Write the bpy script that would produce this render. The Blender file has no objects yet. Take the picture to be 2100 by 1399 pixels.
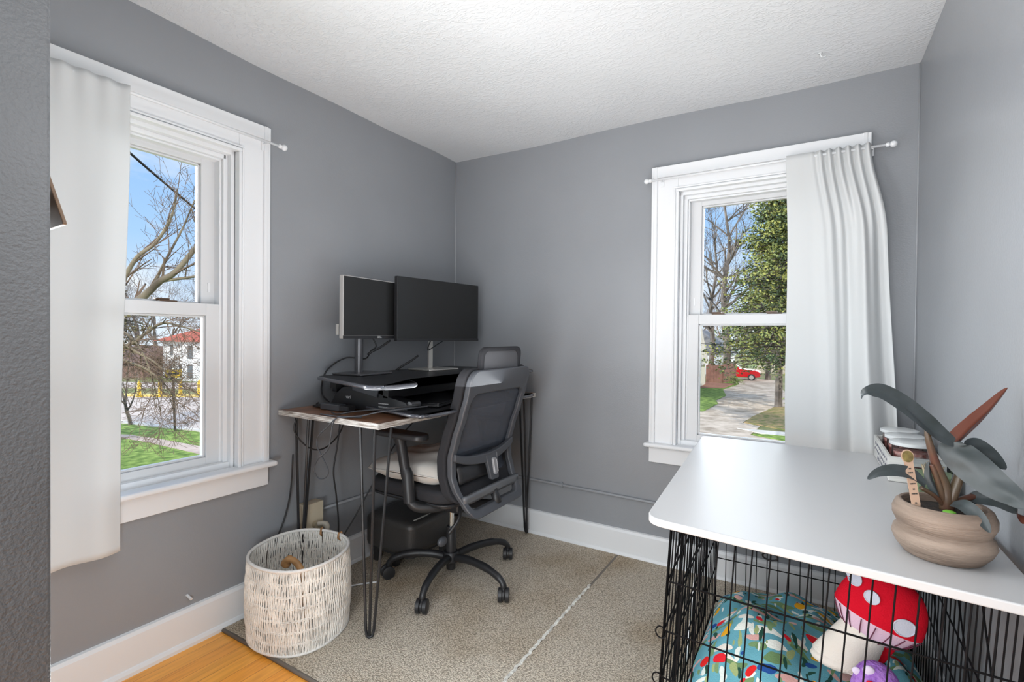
import bpy, bmesh, math, random
from mathutils import Vector, Matrix
random.seed(7)
PI = math.pi
S = bpy.context.scene
COL = S.collection
S.view_settings.view_transform = 'Standard'
S.view_settings.look = 'None'
S.view_settings.exposure = 0.10
S.cycles.use_denoising = True
S.cycles.max_bounces = 10
S.cycles.transparent_max_bounces = 24
S.cycles.caustics_reflective = False
S.cycles.caustics_refractive = False
S.cycles.sample_clamp_indirect = 6.0

# ------------------------------------------------------------------ materials
def new_mat(name):
    m = bpy.data.materials.new(name); m.use_nodes = True
    nt = m.node_tree; b = nt.nodes['Principled BSDF']
    return m, nt, b
def N(nt, t, **kw):
    n = nt.nodes.new(t)
    for k, v in kw.items():
        if k in n.inputs: n.inputs[k].default_value = v
        else: setattr(n, k, v)
    return n
def mat(name, col, rough=0.5, metal=0.0, bump=0.0, bscale=60, var=0.0, vscale=8, spec=0.5, col2=None, stretch=None, coat=0, detail=3):
    m, nt, b = new_mat(name)
    c = (*col, 1)
    b.inputs['Base Color'].default_value = c
    b.inputs['Roughness'].default_value = rough
    b.inputs['Metallic'].default_value = metal
    b.inputs['Specular IOR Level'].default_value = spec
    if coat: b.inputs['Coat Weight'].default_value = coat
    tc = N(nt, 'ShaderNodeTexCoord'); src = tc.outputs['Object']
    if stretch:
        mp = N(nt, 'ShaderNodeMapping'); mp.inputs['Scale'].default_value = stretch
        nt.links.new(src, mp.inputs['Vector']); src = mp.outputs['Vector']
    if var or col2:
        no = N(nt, 'ShaderNodeTexNoise', Scale=vscale, Detail=detail); nt.links.new(src, no.inputs['Vector'])
        r = N(nt, 'ShaderNodeValToRGB')
        c2 = col2 if col2 else tuple(x*(1-var) for x in col)
        c1 = col if col2 else tuple(min(1, x*(1+var)) for x in col)
        r.color_ramp.elements[0].color = (*c2, 1); r.color_ramp.elements[1].color = (*c1, 1)
        r.color_ramp.elements[0].position = 0.35; r.color_ramp.elements[1].position = 0.65
        nt.links.new(no.outputs['Fac'], r.inputs['Fac']); nt.links.new(r.outputs['Color'], b.inputs['Base Color'])
    if bump:
        no2 = N(nt, 'ShaderNodeTexNoise', Scale=bscale, Detail=2); nt.links.new(src, no2.inputs['Vector'])
        bp = N(nt, 'ShaderNodeBump', Strength=bump, Distance=0.004)
        nt.links.new(no2.outputs['Fac'], bp.inputs['Height']); nt.links.new(bp.outputs['Normal'], b.inputs['Normal'])
    return m

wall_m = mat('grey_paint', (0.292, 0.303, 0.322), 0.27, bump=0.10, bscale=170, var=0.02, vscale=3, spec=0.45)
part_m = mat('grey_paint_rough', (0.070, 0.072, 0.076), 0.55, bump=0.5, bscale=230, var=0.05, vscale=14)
trim_m = mat('white_trim_paint', (0.80, 0.81, 0.825), 0.32, bump=0.03, bscale=40)
vinyl_m = mat('white_vinyl', (0.70, 0.705, 0.715), 0.35)
gap_m = mat('dark_gap', (0.06, 0.06, 0.06), 0.8)
black_m = mat('black_metal', (0.018, 0.018, 0.020), 0.42, spec=0.5)
wire_m = mat('black_wire', (0.004, 0.004, 0.005), 0.6, spec=0.15)
plastic_m = mat('black_plastic', (0.022, 0.022, 0.024), 0.42, bump=0.05, bscale=300)
plastic2_m = mat('charcoal_plastic', (0.070, 0.074, 0.084), 0.40, bump=0.05, bscale=300)
fabric_bk = mat('black_fabric', (0.035, 0.035, 0.039), 0.9, bump=0.5, bscale=600, spec=0.2)
leather_m = mat('dark_leather', (0.050, 0.047, 0.045), 0.38, bump=0.25, bscale=220)
silver_m = mat('silver', (0.72, 0.70, 0.66), 0.3, metal=0.7)
grey_metal = mat('grey_metal', (0.16, 0.16, 0.17), 0.33, metal=0.7)
chrome_m = mat('chrome', (0.8, 0.8, 0.8), 0.12, metal=1.0)
screen_m = mat('dark_screen', (0.014, 0.014, 0.014), 0.30, spec=0.5)
deck_m = mat('black_laminate', (0.010, 0.010, 0.012), 0.36, bump=0.1, bscale=400)
edge_m = mat('dark_edge', (0.07, 0.072, 0.085), 0.2, coat=0.5)
board_m = mat('white_laminate', (0.545, 0.545, 0.548), 0.33)
almond_m = mat('almond_plastic', (0.62, 0.53, 0.39), 0.45)
almond2_m = mat('almond_dark', (0.42, 0.35, 0.24), 0.5)
text_m = mat('white_print', (0.75, 0.75, 0.75), 0.5)
ink_m = mat('dark_print', (0.03, 0.03, 0.03), 0.6)

def cloth_mat(name, col, trans=0.25):
    m, nt, b = new_mat(name)
    b.inputs['Base Color'].default_value = (*col, 1); b.inputs['Roughness'].default_value = 0.9
    b.inputs['Specular IOR Level'].default_value = 0.15
    out = nt.nodes['Material Output']
    tr = N(nt, 'ShaderNodeBsdfTranslucent', Color=(*col, 1)); mx = N(nt, 'ShaderNodeMixShader', Fac=trans)
    tc = N(nt, 'ShaderNodeTexCoord'); no = N(nt, 'ShaderNodeTexNoise', Scale=900, Detail=1)
    bp = N(nt, 'ShaderNodeBump', Strength=0.08, Distance=0.002)
    nt.links.new(tc.outputs['Object'], no.inputs['Vector']); nt.links.new(no.outputs['Fac'], bp.inputs['Height'])
    nt.links.new(bp.outputs['Normal'], b.inputs['Normal'])
    nt.links.new(b.outputs[0], mx.inputs[1]); nt.links.new(tr.outputs[0], mx.inputs[2]); nt.links.new(mx.outputs[0], out.inputs[0])
    return m
curtain_m = cloth_mat('white_curtain_cloth', (0.78, 0.79, 0.79))
pillow_m = cloth_mat('white_pillow_cloth', (0.74, 0.71, 0.66), 0.1)

def thin_glass(name, tint=(1, 1, 1), gl=0.09, rough=0.0):
    m, nt, b = new_mat(name); nt.nodes.remove(b)
    out = nt.nodes['Material Output']
    tr = N(nt, 'ShaderNodeBsdfTransparent', Color=(*tint, 1)); g = N(nt, 'ShaderNodeBsdfGlossy', Roughness=rough)
    fr = N(nt, 'ShaderNodeLayerWeight', Blend=gl)
    mx = N(nt, 'ShaderNodeMixShader')
    nt.links.new(fr.outputs['Fresnel'], mx.inputs[0]); nt.links.new(tr.outputs[0], mx.inputs[1]); nt.links.new(g.outputs[0], mx.inputs[2])
    nt.links.new(mx.outputs[0], out.inputs[0])
    return m
pane_m = thin_glass('window_glass', (0.985, 0.99, 0.99), 0.05)
jar_m = thin_glass('clear_plastic', (0.86, 0.88, 0.88), 0.22, 0.05)

def mesh_mat():
    m, nt, b = new_mat('woven_mesh'); out = nt.nodes['Material Output']
    b.inputs['Base Color'].default_value = (0.12, 0.13, 0.155, 1); b.inputs['Roughness'].default_value = 0.7
    tr = N(nt, 'ShaderNodeBsdfTransparent', Color=(0.75, 0.78, 0.84, 1)); mx = N(nt, 'ShaderNodeMixShader', Fac=0.56)
    nt.links.new(tr.outputs[0], mx.inputs[1]); nt.links.new(b.outputs[0], mx.inputs[2]); nt.links.new(mx.outputs[0], out.inputs[0])
    return m
netting_m = mesh_mat()

def ceiling_mat():
    m, nt, b = new_mat('textured_ceiling_paint')
    b.inputs['Base Color'].default_value = (0.74, 0.755, 0.77, 1); b.inputs['Roughness'].default_value = 0.5
    tc = N(nt, 'ShaderNodeTexCoord')
    mp = N(nt, 'ShaderNodeMapping'); mp.inputs['Scale'].default_value = (1, 2.2, 1); mp.inputs['Rotation'].default_value = (0, 0, 0.9)
    a = N(nt, 'ShaderNodeTexNoise', Scale=26, Detail=4, Distortion=1.6); r = N(nt, 'ShaderNodeValToRGB')
    r.color_ramp.elements[0].position = 0.47; r.color_ramp.elements[1].position = 0.60
    c = N(nt, 'ShaderNodeTexNoise', Scale=3.0, Detail=1); mul = N(nt, 'ShaderNodeMath', operation='MULTIPLY')
    bp = N(nt, 'ShaderNodeBump', Strength=0.42, Distance=0.006)
    nt.links.new(tc.outputs['Object'], mp.inputs['Vector']); nt.links.new(mp.outputs[0], a.inputs['Vector']); nt.links.new(tc.outputs['Object'], c.inputs['Vector'])
    nt.links.new(a.outputs['Fac'], r.inputs['Fac']); nt.links.new(r.outputs['Color'], mul.inputs[0]); nt.links.new(c.outputs['Fac'], mul.inputs[1])
    nt.links.new(mul.outputs[0], bp.inputs['Height']); nt.links.new(bp.outputs['Normal'], b.inputs['Normal'])
    return m
ceil_m = ceiling_mat()

def carpet_mat(name, k=1.0):
    m, nt, b = new_mat(name); b.inputs['Roughness'].default_value = 0.95; b.inputs['Specular IOR Level'].default_value = 0.1
    tc = N(nt, 'ShaderNodeTexCoord')
    mp = N(nt, 'ShaderNodeMapping'); mp.inputs['Scale'].default_value = (1.0, 2.0, 1)
    mp.inputs['Rotation'].default_value = (0, 0, 0.35)
    v = N(nt, 'ShaderNodeTexVoronoi', Scale=140.0)
    n1 = N(nt, 'ShaderNodeTexNoise', Scale=260, Detail=2); n2 = N(nt, 'ShaderNodeTexNoise', Scale=2.2, Detail=4)
    r = N(nt, 'ShaderNodeValToRGB'); e = r.color_ramp.elements
    e[0].position = 0.12; e[0].color = (0.46*k, 0.41*k, 0.34*k, 1); e[1].position = 0.75; e[1].color = (0.17*k, 0.145*k, 0.115*k, 1)
    r2 = N(nt, 'ShaderNodeValToRGB'); e = r2.color_ramp.elements
    e[0].position = 0.36; e[0].color = (0.70, 0.62, 0.52, 1); e[1].position = 0.58; e[1].color = (1, 1, 1, 1)
    mx = N(nt, 'ShaderNodeMix', data_type='RGBA', blend_type='MULTIPLY'); mx.inputs[0].default_value = 0.8
    mx2 = N(nt, 'ShaderNodeMix', data_type='RGBA', blend_type='OVERLAY'); mx2.inputs[0].default_value = 0.35
    bp = N(nt, 'ShaderNodeBump', Strength=0.7, Distance=0.004, invert=True)
    L = nt.links.new
    L(tc.outputs['Object'], mp.inputs['Vector']); L(mp.outputs[0], v.inputs['Vector']); L(tc.outputs['Object'], n1.inputs['Vector']); L(tc.outputs['Object'], n2.inputs['Vector'])
    L(v.outputs['Distance'], r.inputs['Fac']); L(n2.outputs['Fac'], r2.inputs['Fac'])
    L(r.outputs['Color'], mx.inputs[6]); L(r2.outputs['Color'], mx.inputs[7]); L(mx.outputs[2], mx2.inputs[6]); L(n1.outputs['Fac'], mx2.inputs[7])
    L(mx2.outputs[2], b.inputs['Base Color']); L(v.outputs['Distance'], bp.inputs['Height']); L(bp.outputs['Normal'], b.inputs['Normal'])
    return m
carpet_m = carpet_mat('beige_loop_carpet', 1.85)
seam_m = mat('carpet_seam', (0.80, 0.76, 0.70), 0.9, bump=0.8, bscale=180, var=0.3, vscale=60)
bind_m = mat('carpet_binding', (0.20, 0.175, 0.15), 0.9, bump=0.3, bscale=200)

def planks_mat():
    m, nt, b = new_mat('orange_oak_planks'); b.inputs['Roughness'].default_value = 0.28
    tc = N(nt, 'ShaderNodeTexCoord'); L = nt.links.new
    mp = N(nt, 'ShaderNodeMapping'); mp.inputs['Rotation'].default_value = (0, 0, PI/2)
    br = N(nt, 'ShaderNodeTexBrick', Scale=1.0); br.inputs['Brick Width'].default_value = 1.3; br.inputs['Row Height'].default_value = 0.057
    br.inputs['Mortar Size'].default_value = 0.0008; br.inputs['Color1'].default_value = (0.99, 0.45, 0.075, 1); br.inputs['Color2'].default_value = (0.92, 0.36, 0.05, 1)
    br.inputs['Mortar'].default_value = (0.42, 0.13, 0.025, 1)
    mp2 = N(nt, 'ShaderNodeMapping'); mp2.inputs['Scale'].default_value = (26, 1.6, 1)
    no = N(nt, 'ShaderNodeTexNoise', Scale=3.5, Detail=5, Distortion=0.8); r = N(nt, 'ShaderNodeValToRGB')
    r.color_ramp.elements[0].position = 0.3; r.color_ramp.elements[0].color = (0.75, 0.68, 0.62, 1); r.color_ramp.elements[1].position = 0.6
    mx = N(nt, 'ShaderNodeMix', data_type='RGBA', blend_type='MULTIPLY'); mx.inputs[0].default_value = 0.8
    L(tc.outputs['Object'], mp.inputs['Vector']); L(mp.outputs[0], br.inputs['Vector']); L(tc.outputs['Object'], mp2.inputs['Vector']); L(mp2.outputs[0], no.inputs['Vector'])
    L(no.outputs['Fac'], r.inputs['Fac']); L(br.outputs['Color'], mx.inputs[6]); L(r.outputs['Color'], mx.inputs[7]); L(mx.outputs[2], b.inputs['Base Color'])
    return m
planks_m = planks_mat()
desk_m = mat('walnut_board', (0.36, 0.16, 0.075), 0.30, col2=(0.15, 0.07, 0.04), vscale=3.0, stretch=(14, 2, 2), detail=6, coat=0.25)
ply_m = mat('worn_plywood_edge', (0.80, 0.78, 0.74), 0.7, col2=(0.20, 0.16, 0.13), vscale=14, stretch=(1.2, 1.2, 26), detail=4)
pot_m = mat('terracotta_clay', (0.30, 0.228, 0.178), 0.75, bump=0.5, bscale=70, col2=(0.17, 0.122, 0.092), vscale=7, stretch=(1, 1, 6), detail=6)
soil_m = mat('dark_soil', (0.035, 0.022, 0.015), 0.95, bump=1.0, bscale=160, col2=(0.008, 0.006, 0.005), vscale=120)
tagwood_m = mat('tag_wood', (0.46, 0.31, 0.22), 0.7)
rope_m = mat('cream_rope', (0.82, 0.79, 0.735), 0.9, bump=0.6, bscale=200, var=0.12, vscale=18)
ropew_m = mat('white_rope', (0.80, 0.77, 0.73), 0.9, bump=0.6, bscale=200)
strap_m = mat('tan_strap', (0.36, 0.19, 0.08), 0.6)
chew_m = mat('tan_carved_wood', (0.50, 0.27, 0.11), 0.5, var=0.15, vscale=12, stretch=(1, 1, 5))
crate_w = mat('whitewashed_wood', (0.66, 0.65, 0.62), 0.7, col2=(0.50, 0.49, 0.47), vscale=6, stretch=(1, 1, 14), detail=5)
pink_m = mat('pink_pellets', (0.50, 0.14, 0.12), 0.6, bump=1.0, bscale=90, col2=(0.85, 0.55, 0.50), vscale=75)
green_m = mat('pale_green_wax', (0.30, 0.40, 0.22), 0.45, var=0.1)
pick_m = mat('pale_wood_sticks', (0.72, 0.55, 0.36), 0.7)
brownwood_m = mat('brown_varnished_wood', (0.13, 0.072, 0.038), 0.35, var=0.2, vscale=20)
red_felt = mat('red_plush', (0.62, 0.008, 0.025), 0.95, bump=0.5, bscale=300, spec=0.1)
lilac_felt = mat('pale_pink_plush', (0.72, 0.52, 0.66), 0.95, bump=0.4, bscale=300, spec=0.1)
cream_felt = mat('cream_plush', (0.74, 0.70, 0.64), 0.95, bump=0.4, bscale=300, spec=0.1)
spot_felt = mat('pale_blue_felt', (0.62, 0.66, 0.78), 0.95, bump=0.3, bscale=300, spec=0.1)
purple_felt = mat('purple_curly_plush', (0.27, 0.11, 0.47), 0.95, bump=1.0, bscale=150, col2=(0.42, 0.22, 0.62), vscale=90, spec=0.1)
dark_line = mat('maroon_thread', (0.12, 0.02, 0.05), 0.9)

def leaf_mat():
    m, nt, b = new_mat('philodendron_leaf'); b.inputs['Roughness'].default_value = 0.38; b.inputs['Coat Weight'].default_value = 0.0
    g = N(nt, 'ShaderNodeNewGeometry'); mx = N(nt, 'ShaderNodeMix', data_type='RGBA'); L = nt.links.new
    tc = N(nt, 'ShaderNodeTexCoord'); no = N(nt, 'ShaderNodeTexNoise', Scale=22, Detail=3); r = N(nt, 'ShaderNodeValToRGB')
    r.color_ramp.elements[0].color = (0.030, 0.040, 0.040, 1); r.color_ramp.elements[1].color = (0.062, 0.074, 0.080, 1)
    r.color_ramp.elements[0].position = 0.3; r.color_ramp.elements[1].position = 0.7
    L(tc.outputs['Object'], no.inputs['Vector']); L(no.outputs['Fac'], r.inputs['Fac'])
    L(r.outputs['Color'], mx.inputs[6]); mx.inputs[7].default_value = (0.105, 0.024, 0.010, 1); L(g.outputs['Backfacing'], mx.inputs[0]); L(mx.outputs[2], b.inputs['Base Color'])
    return m
leaf_m = leaf_mat()
stem_m = mat('brown_green_stalk', (0.075, 0.062, 0.035), 0.35, col2=(0.10, 0.038, 0.025), vscale=14)

def floral_mat(name, k=1.0):
    m, nt, b = new_mat(name); b.inputs['Roughness'].default_value = 0.95; b.inputs['Specular IOR Level'].default_value = 0.1
    L = nt.links.new; tc = N(nt, 'ShaderNodeTexCoord')
    wob = N(nt, 'ShaderNodeTexNoise', Scale=9, Detail=2); L(tc.outputs['Object'], wob.inputs['Vector'])
    add = N(nt, 'ShaderNodeMix', data_type='RGBA', blend_type='LINEAR_LIGHT'); add.inputs[0].default_value = 0.045
    L(tc.outputs['Object'], add.inputs[6]); L(wob.outputs['Color'], add.inputs[7])
    base = N(nt, 'ShaderNodeValToRGB'); n0 = N(nt, 'ShaderNodeTexNoise', Scale=14, Detail=3); L(tc.outputs['Object'], n0.inputs['Vector']); L(n0.outputs['Fac'], base.inputs['Fac'])
    base.color_ramp.elements[0].color = (0.08*k, 0.25*k, 0.31*k, 1); base.color_ramp.elements[1].color = (0.16*k, 0.40*k, 0.47*k, 1)
    cur = base.outputs['Color']
    sets = [(13, (1, 1, 1), 0.42, [(0.13, 0.22, 0.10), (0.58, 0.33, 0.30), (0.70, 0.72, 0.66), (0.16, 0.26, 0.12), (0.66, 0.62, 0.56)], 0.0, (1, 2.6, 1), 0.6),
            (17, (1, 1, 1), 0.36, [(0.02, 0.07, 0.05), (0.17, 0.27, 0.13), (0.62, 0.66, 0.62), (0.02, 0.06, 0.05), (0.30, 0.36, 0.16)], 3.1, (3.2, 1, 1), -0.7),
            (15, (1, 1, 1), 0.29, [(0.62, 0.02, 0.02), (0.75, 0.36, 0.02), (0.02, 0.07, 0.25), (0.62, 0.02, 0.03), (0.70, 0.42, 0.38)], 7.7, (1, 1, 1), 0.2)]
    for sc, _, th, cols, off, st, rot in sets:
        mp = N(nt, 'ShaderNodeMapping'); mp.inputs['Location'].default_value = (off, off*0.7, 0); mp.inputs['Scale'].default_value = st; mp.inputs['Rotation'].default_value = (0, 0, rot)
        L(add.outputs[2], mp.inputs['Vector'])
        v = N(nt, 'ShaderNodeTexVoronoi', Scale=sc, Randomness=0.9); L(mp.outputs[0], v.inputs['Vector'])
        sep = N(nt, 'ShaderNodeSeparateColor'); L(v.outputs['Color'], sep.inputs[0])
        cr = N(nt, 'ShaderNodeValToRGB'); cr.color_ramp.interpolation = 'CONSTANT'
        els = cr.color_ramp.elements
        while len(els) < len(cols): els.new(0.5)
        for i, c in enumerate(cols): els[i].position = i/len(cols); els[i].color = (c[0]*k, c[1]*k, c[2]*k, 1)
        L(sep.outputs[0], cr.inputs['Fac'])
        lt = N(nt, 'ShaderNodeMath', operation='LESS_THAN'); lt.inputs[1].default_value = th; L(v.outputs['Distance'], lt.inputs[0])
        mx = N(nt, 'ShaderNodeMix', data_type='RGBA'); L(lt.outputs[0], mx.inputs[0]); L(cur, mx.inputs[6]); L(cr.outputs['Color'], mx.inputs[7]); cur = mx.outputs[2]
    L(cur, b.inputs['Base Color'])
    n9 = N(nt, 'ShaderNodeTexNoise', Scale=240, Detail=2); bp = N(nt, 'ShaderNodeBump', Strength=0.5, Distance=0.003)
    L(tc.outputs['Object'], n9.inputs['Vector']); L(n9.outputs['Fac'], bp.inputs['Height']); L(bp.outputs['Normal'], b.inputs['Normal'])
    return m
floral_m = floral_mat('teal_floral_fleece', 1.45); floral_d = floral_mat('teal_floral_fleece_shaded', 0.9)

# ------------------------------------------------------------------ mesh builder
class MB:
    def __init__(s): s.v = []; s.f = []
    def add(s, vs, fs):
        o = len(s.v); s.v += [tuple(v) for v in vs]; s.f += [tuple(i+o for i in f) for f in fs]; return s
    def box(s, a, b, M=None):
        x0, y0, z0 = a; x1, y1, z1 = b
        vs = [Vector(p) for p in ((x0,y0,z0),(x1,y0,z0),(x1,y1,z0),(x0,y1,z0),(x0,y0,z1),(x1,y0,z1),(x1,y1,z1),(x0,y1,z1))]
        if M is not None: vs = [M @ v for v in vs]
        return s.add(vs, [(0,3,2,1),(4,5,6,7),(0,1,5,4),(1,2,6,5),(2,3,7,6),(3,0,4,7)])
    def cbox(s, c, d, M=None):
        h = [x/2 for x in d]
        m = Matrix.Translation(Vector(c))
        if M is not None: m = m @ M
        return s.box([-x for x in h], h, m)
    def tube(s, pts, r, n=8, closed=False, caps=True):
        pts = [Vector(p) for p in pts]; m = len(pts)
        rs = r if isinstance(r, (list, tuple)) else [r]*m
        up = None; rings = []
        for i, p in enumerate(pts):
            if closed: t = pts[(i+1) % m]-pts[i-1]
            else: t = pts[min(i+1, m-1)]-pts[max(i-1, 0)]
            if t.length < 1e-9: t = Vector((0, 0, 1))
            t.normalize()
            if up is None:
                up = Vector((0, 0, 1)) if abs(t.z) < 0.9 else Vector((1, 0, 0))
            a = up - t*up.dot(t)
            if a.length < 1e-6: a = t.orthogonal()
            a.normalize(); up = a; b = t.cross(a)
            rings.append([p+(a*math.cos(2*PI*k/n)+b*math.sin(2*PI*k/n))*rs[i] for k in range(n)])
        vs = [q for rr in rings for q in rr]; fs = []
        for i in range(m if closed else m-1):
            j = (i+1) % m
            for k in range(n): fs.append((i*n+k, i*n+(k+1) % n, j*n+(k+1) % n, j*n+k))
        if caps and not closed: fs += [tuple(range(n-1, -1, -1)), tuple((m-1)*n+k for k in range(n))]
        return s.add(vs, fs)
    def lathe(s, prof, c=(0, 0, 0), n=40, sx=1, sy=1, M=None, wob=None):
        vs = []; fs = []; c = Vector(c)
        for i, (r, z) in enumerate(prof):
            for k in range(n):
                a = 2*PI*k/n; rr = r*(wob(a, z) if wob else 1)
                p = Vector((rr*math.cos(a)*sx, rr*math.sin(a)*sy, z))
                if M is not None: p = M @ p
                vs.append(c+p)
        for i in range(len(prof)-1):
            for k in range(n): fs.append((i*n+k, i*n+(k+1) % n, (i+1)*n+(k+1) % n, (i+1)*n+k))
        if prof[0][0] > 1e-5: fs.append(tuple(range(n-1, -1, -1)))
        if prof[-1][0] > 1e-5: fs.append(tuple((len(prof)-1)*n+k for k in range(n)))
        return s.add(vs, fs)
    def ball(s, c, r, n=16, sc=(1, 1, 1), M=None):
        prof = [(max(1e-6, math.sin(PI*i/n))*r, -math.cos(PI*i/n)*r*sc[2]) for i in range(n+1)]
        return s.lathe(prof, c, n*2, sc[0], sc[1], M)
    def grid(s, fn, nu, nv):
        vs = [fn(i/nu, j/nv) for j in range(nv+1) for i in range(nu+1)]
        fs = [(j*(nu+1)+i, j*(nu+1)+i+1, (j+1)*(nu+1)+i+1, (j+1)*(nu+1)+i) for j in range(nv) for i in range(nu)]
        return s.add(vs, fs)
    def prism(s, pts, fa, fb):
        n = len(pts); vs = [fa(p) for p in pts]+[fb(p) for p in pts]
        fs = [tuple(range(n-1, -1, -1)), tuple(range(n, 2*n))]+[(i, (i+1) % n, n+(i+1) % n, n+i) for i in range(n)]
        return s.add(vs, fs)
    def slab(s, pts, z0, z1): return s.prism(pts, lambda p: (p[0], p[1], z0), lambda p: (p[0], p[1], z1))
    def build(s, name, m, parent=None, smooth=False, bevel=0, seg=2, recalc=True, solid=0, sub=0, origin=None):
        me = bpy.data.meshes.new(name)
        o3 = Vector(origin) if origin else Vector((0, 0, 0))
        me.from_pydata([tuple(Vector(v)-o3) for v in s.v], [], s.f); me.update()
        if recalc:
            bm = bmesh.new(); bm.from_mesh(me); bmesh.ops.recalc_face_normals(bm, faces=bm.faces); bm.to_mesh(me); bm.free()
        me.materials.append(m)
        o = bpy.data.objects.new(name, me); COL.objects.link(o)
        if parent is not None:
            o.parent = parent
            o.location = o3 - parent.location if origin else -parent.location
        else: o.location = o3
        if smooth:
            for p in me.polygons: p.use_smooth = True
            if smooth == 'auto':
                try: me.set_sharp_from_angle(angle=math.radians(40))
                except Exception: pass
        if solid: md = o.modifiers.new('s', 'SOLIDIFY'); md.thickness = solid; md.offset = 0
        if bevel: md = o.modifiers.new('b', 'BEVEL'); md.width = bevel; md.segments = seg; md.limit_method = 'ANGLE'; md.angle_limit = 0.6
        if sub: md = o.modifiers.new('u', 'SUBSURF'); md.levels = sub; md.render_levels = sub
        return o

def rrect(x0, y0, x1, y1, r, n=6):
    out = []
    for cx, cy, a0 in ((x1-r, y1-r, 0), (x0+r, y1-r, 90), (x0+r, y0+r, 180), (x1-r, y0+r, 270)):
        for i in range(n+1):
            a = math.radians(a0+90*i/n); out.append((cx+r*math.cos(a), cy+r*math.sin(a)))
    return out
def rpoly(P, r, n=6):
    out = []; m = len(P)
    for i in range(m):
        a, b, c = Vector(P[i-1]), Vector(P[i]), Vector(P[(i+1) % m])
        ri = r[i] if isinstance(r, (list, tuple)) else r
        p, q = b+(a-b).normalized()*ri, b+(c-b).normalized()*ri
        for k in range(n+1):
            t = k/n; out.append(tuple(p*(1-t)**2+b*2*t*(1-t)+q*t*t))
    return out
def spl(P, n=8):
    P = [Vector(p) for p in P]; out = []
    for i in range(len(P)-1):
        a, b, c, d = P[max(i-1, 0)], P[i], P[i+1], P[min(i+2, len(P)-1)]
        for k in range(n):
            t = k/n
            out.append(0.5*((2*b)+(c-a)*t+(2*a-5*b+4*c-d)*t*t+(3*b-a-3*c+d)*t**3))
    out.append(P[-1]); return out
def tag(o, label=None, cat=None, group=None, kind=None):
    if label: o['label'] = label
    if cat: o['category'] = cat
    if group: o['group'] = group
    if kind: o['kind'] = kind
    return o
def empty(name, loc, label=None, cat=None, group=None, kind=None):
    o = bpy.data.objects.new(name, None); COL.objects.link(o); o.location = loc; o.empty_display_size = 0.05
    return tag(o, label, cat, group, kind)
def struct(o): o['kind'] = 'structure'; return o
def copy_tree(o, parent=None):
    c = o.copy(); COL.objects.link(c)
    if parent is not None: c.parent = parent
    for ch in list(o.children): copy_tree(ch, c)
    return c
def text(body, size, m, loc, rot, name, parent=None, ext=0.0004):
    cu = bpy.data.curves.new(name, 'FONT'); cu.body = body; cu.size = size; cu.extrude = ext; cu.align_x = 'CENTER'; cu.align_y = 'CENTER'
    t = bpy.data.objects.new(name, cu); COL.objects.link(t)
    dg = bpy.context.evaluated_depsgraph_get(); me = bpy.data.meshes.new_from_object(t.evaluated_get(dg)); bpy.data.objects.remove(t)
    me.materials.clear(); me.materials.append(m)
    o = bpy.data.objects.new(name, me); COL.objects.link(o); o.rotation_euler = rot
    o.location = Vector(loc)-(parent.location if parent else Vector((0, 0, 0)))
    if parent: o.parent = parent
    return o

# ------------------------------------------------------------------ room shell
XR, H = 2.2035, 2.145
T = 0.15
WZ0, WZ1 = 0.585, 1.795     # window opening heights
def wall_with_hole(mk, a, b, h0, h1):
    mb = MB()
    for (p, q, z0, z1) in ((a, h0, -0.1, H+0.1), (h1, b, -0.1, H+0.1), (h0, h1, -0.1, WZ0), (h0, h1, WZ1, H+0.1)): mk(mb, p, q, z0, z1)
    return mb
struct(wall_with_hole(lambda m, p, q, z0, z1: m.box((-T, p, z0), (0, q, z1)), -4.4, 0, -1.22-0.855+0.13, -1.22-0.13).build('wall_left', wall_m))
struct(wall_with_hole(lambda m, p, q, z0, z1: m.box((p, 0, z0), (q, T, z1)), -T, XR+T, 1.2+0.13, 2.055-0.13).build('wall_back', wall_m))
struct(MB().box((XR, -4.4, -0.1), (XR+T, 0, H+0.1)).build('wall_right', wall_m))
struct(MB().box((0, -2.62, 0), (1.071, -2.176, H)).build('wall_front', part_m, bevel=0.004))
struct(MB().box((-T, -4.5, -0.1), (XR+T, -4.4, H+0.1)).build('wall_rear', wall_m))
struct(MB().box((-T, -4.5, -0.1), (XR+T, T, 0)).build('floor', planks_m))
def wav(x, y): return 0.004*math.sin(x*5.1+y*3.3)+0.003*math.sin(x*11+1)*math.cos(y*9)
mb = MB().grid(lambda u, v: (-0.02+u*(XR+0.04), -4.45+v*4.47, H+wav(u*2.2, v*4.4)), 40, 60)
struct(mb.build('ceiling', ceil_m, smooth=True))
struct(MB().box((-T, -4.5, H+0.02), (XR+T, T, H+0.12)).build('ceiling_slab', ceil_m))
def baseb(axis, a, b, name):
    prof = [(0, 0), (0.026, 0), (0.026, 0.012), (0.020, 0.022), (0.016, 0.024), (0.016, 0.122), (0.010, 0.133), (0, 0.136)]
    f = {'L': lambda t: (lambda p: (p[0], t, p[1])), 'B': lambda t: (lambda p: (t, -p[0], p[1])), 'R': lambda t: (lambda p: (XR-p[0], t, p[1]))}[axis]
    return struct(MB().prism(prof, f(a), f(b)).build(name, trim_m))
corner_hl_m = mat('corner_highlight_grey', (0.42, 0.43, 0.45), 0.35)  # highlight lines in the wall corners, put into a lighter bead colour
struct(MB().tube([(0.0015, -0.0015, 0.136), (0.0015, -0.0015, H)], 0.003, 8).build('corner_highlight_1', corner_hl_m, smooth=True))
struct(MB().tube([(XR-0.0015, -0.0015, 0.136), (XR-0.0015, -0.0015, H)], 0.003, 8).build('corner_highlight_2', corner_hl_m, smooth=True))
baseb('L', -2.176, 0, 'baseboard_left'); baseb('B', 0, XR, 'baseboard_back'); baseb('R', -2.176, 0, 'baseboard_right')

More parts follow.
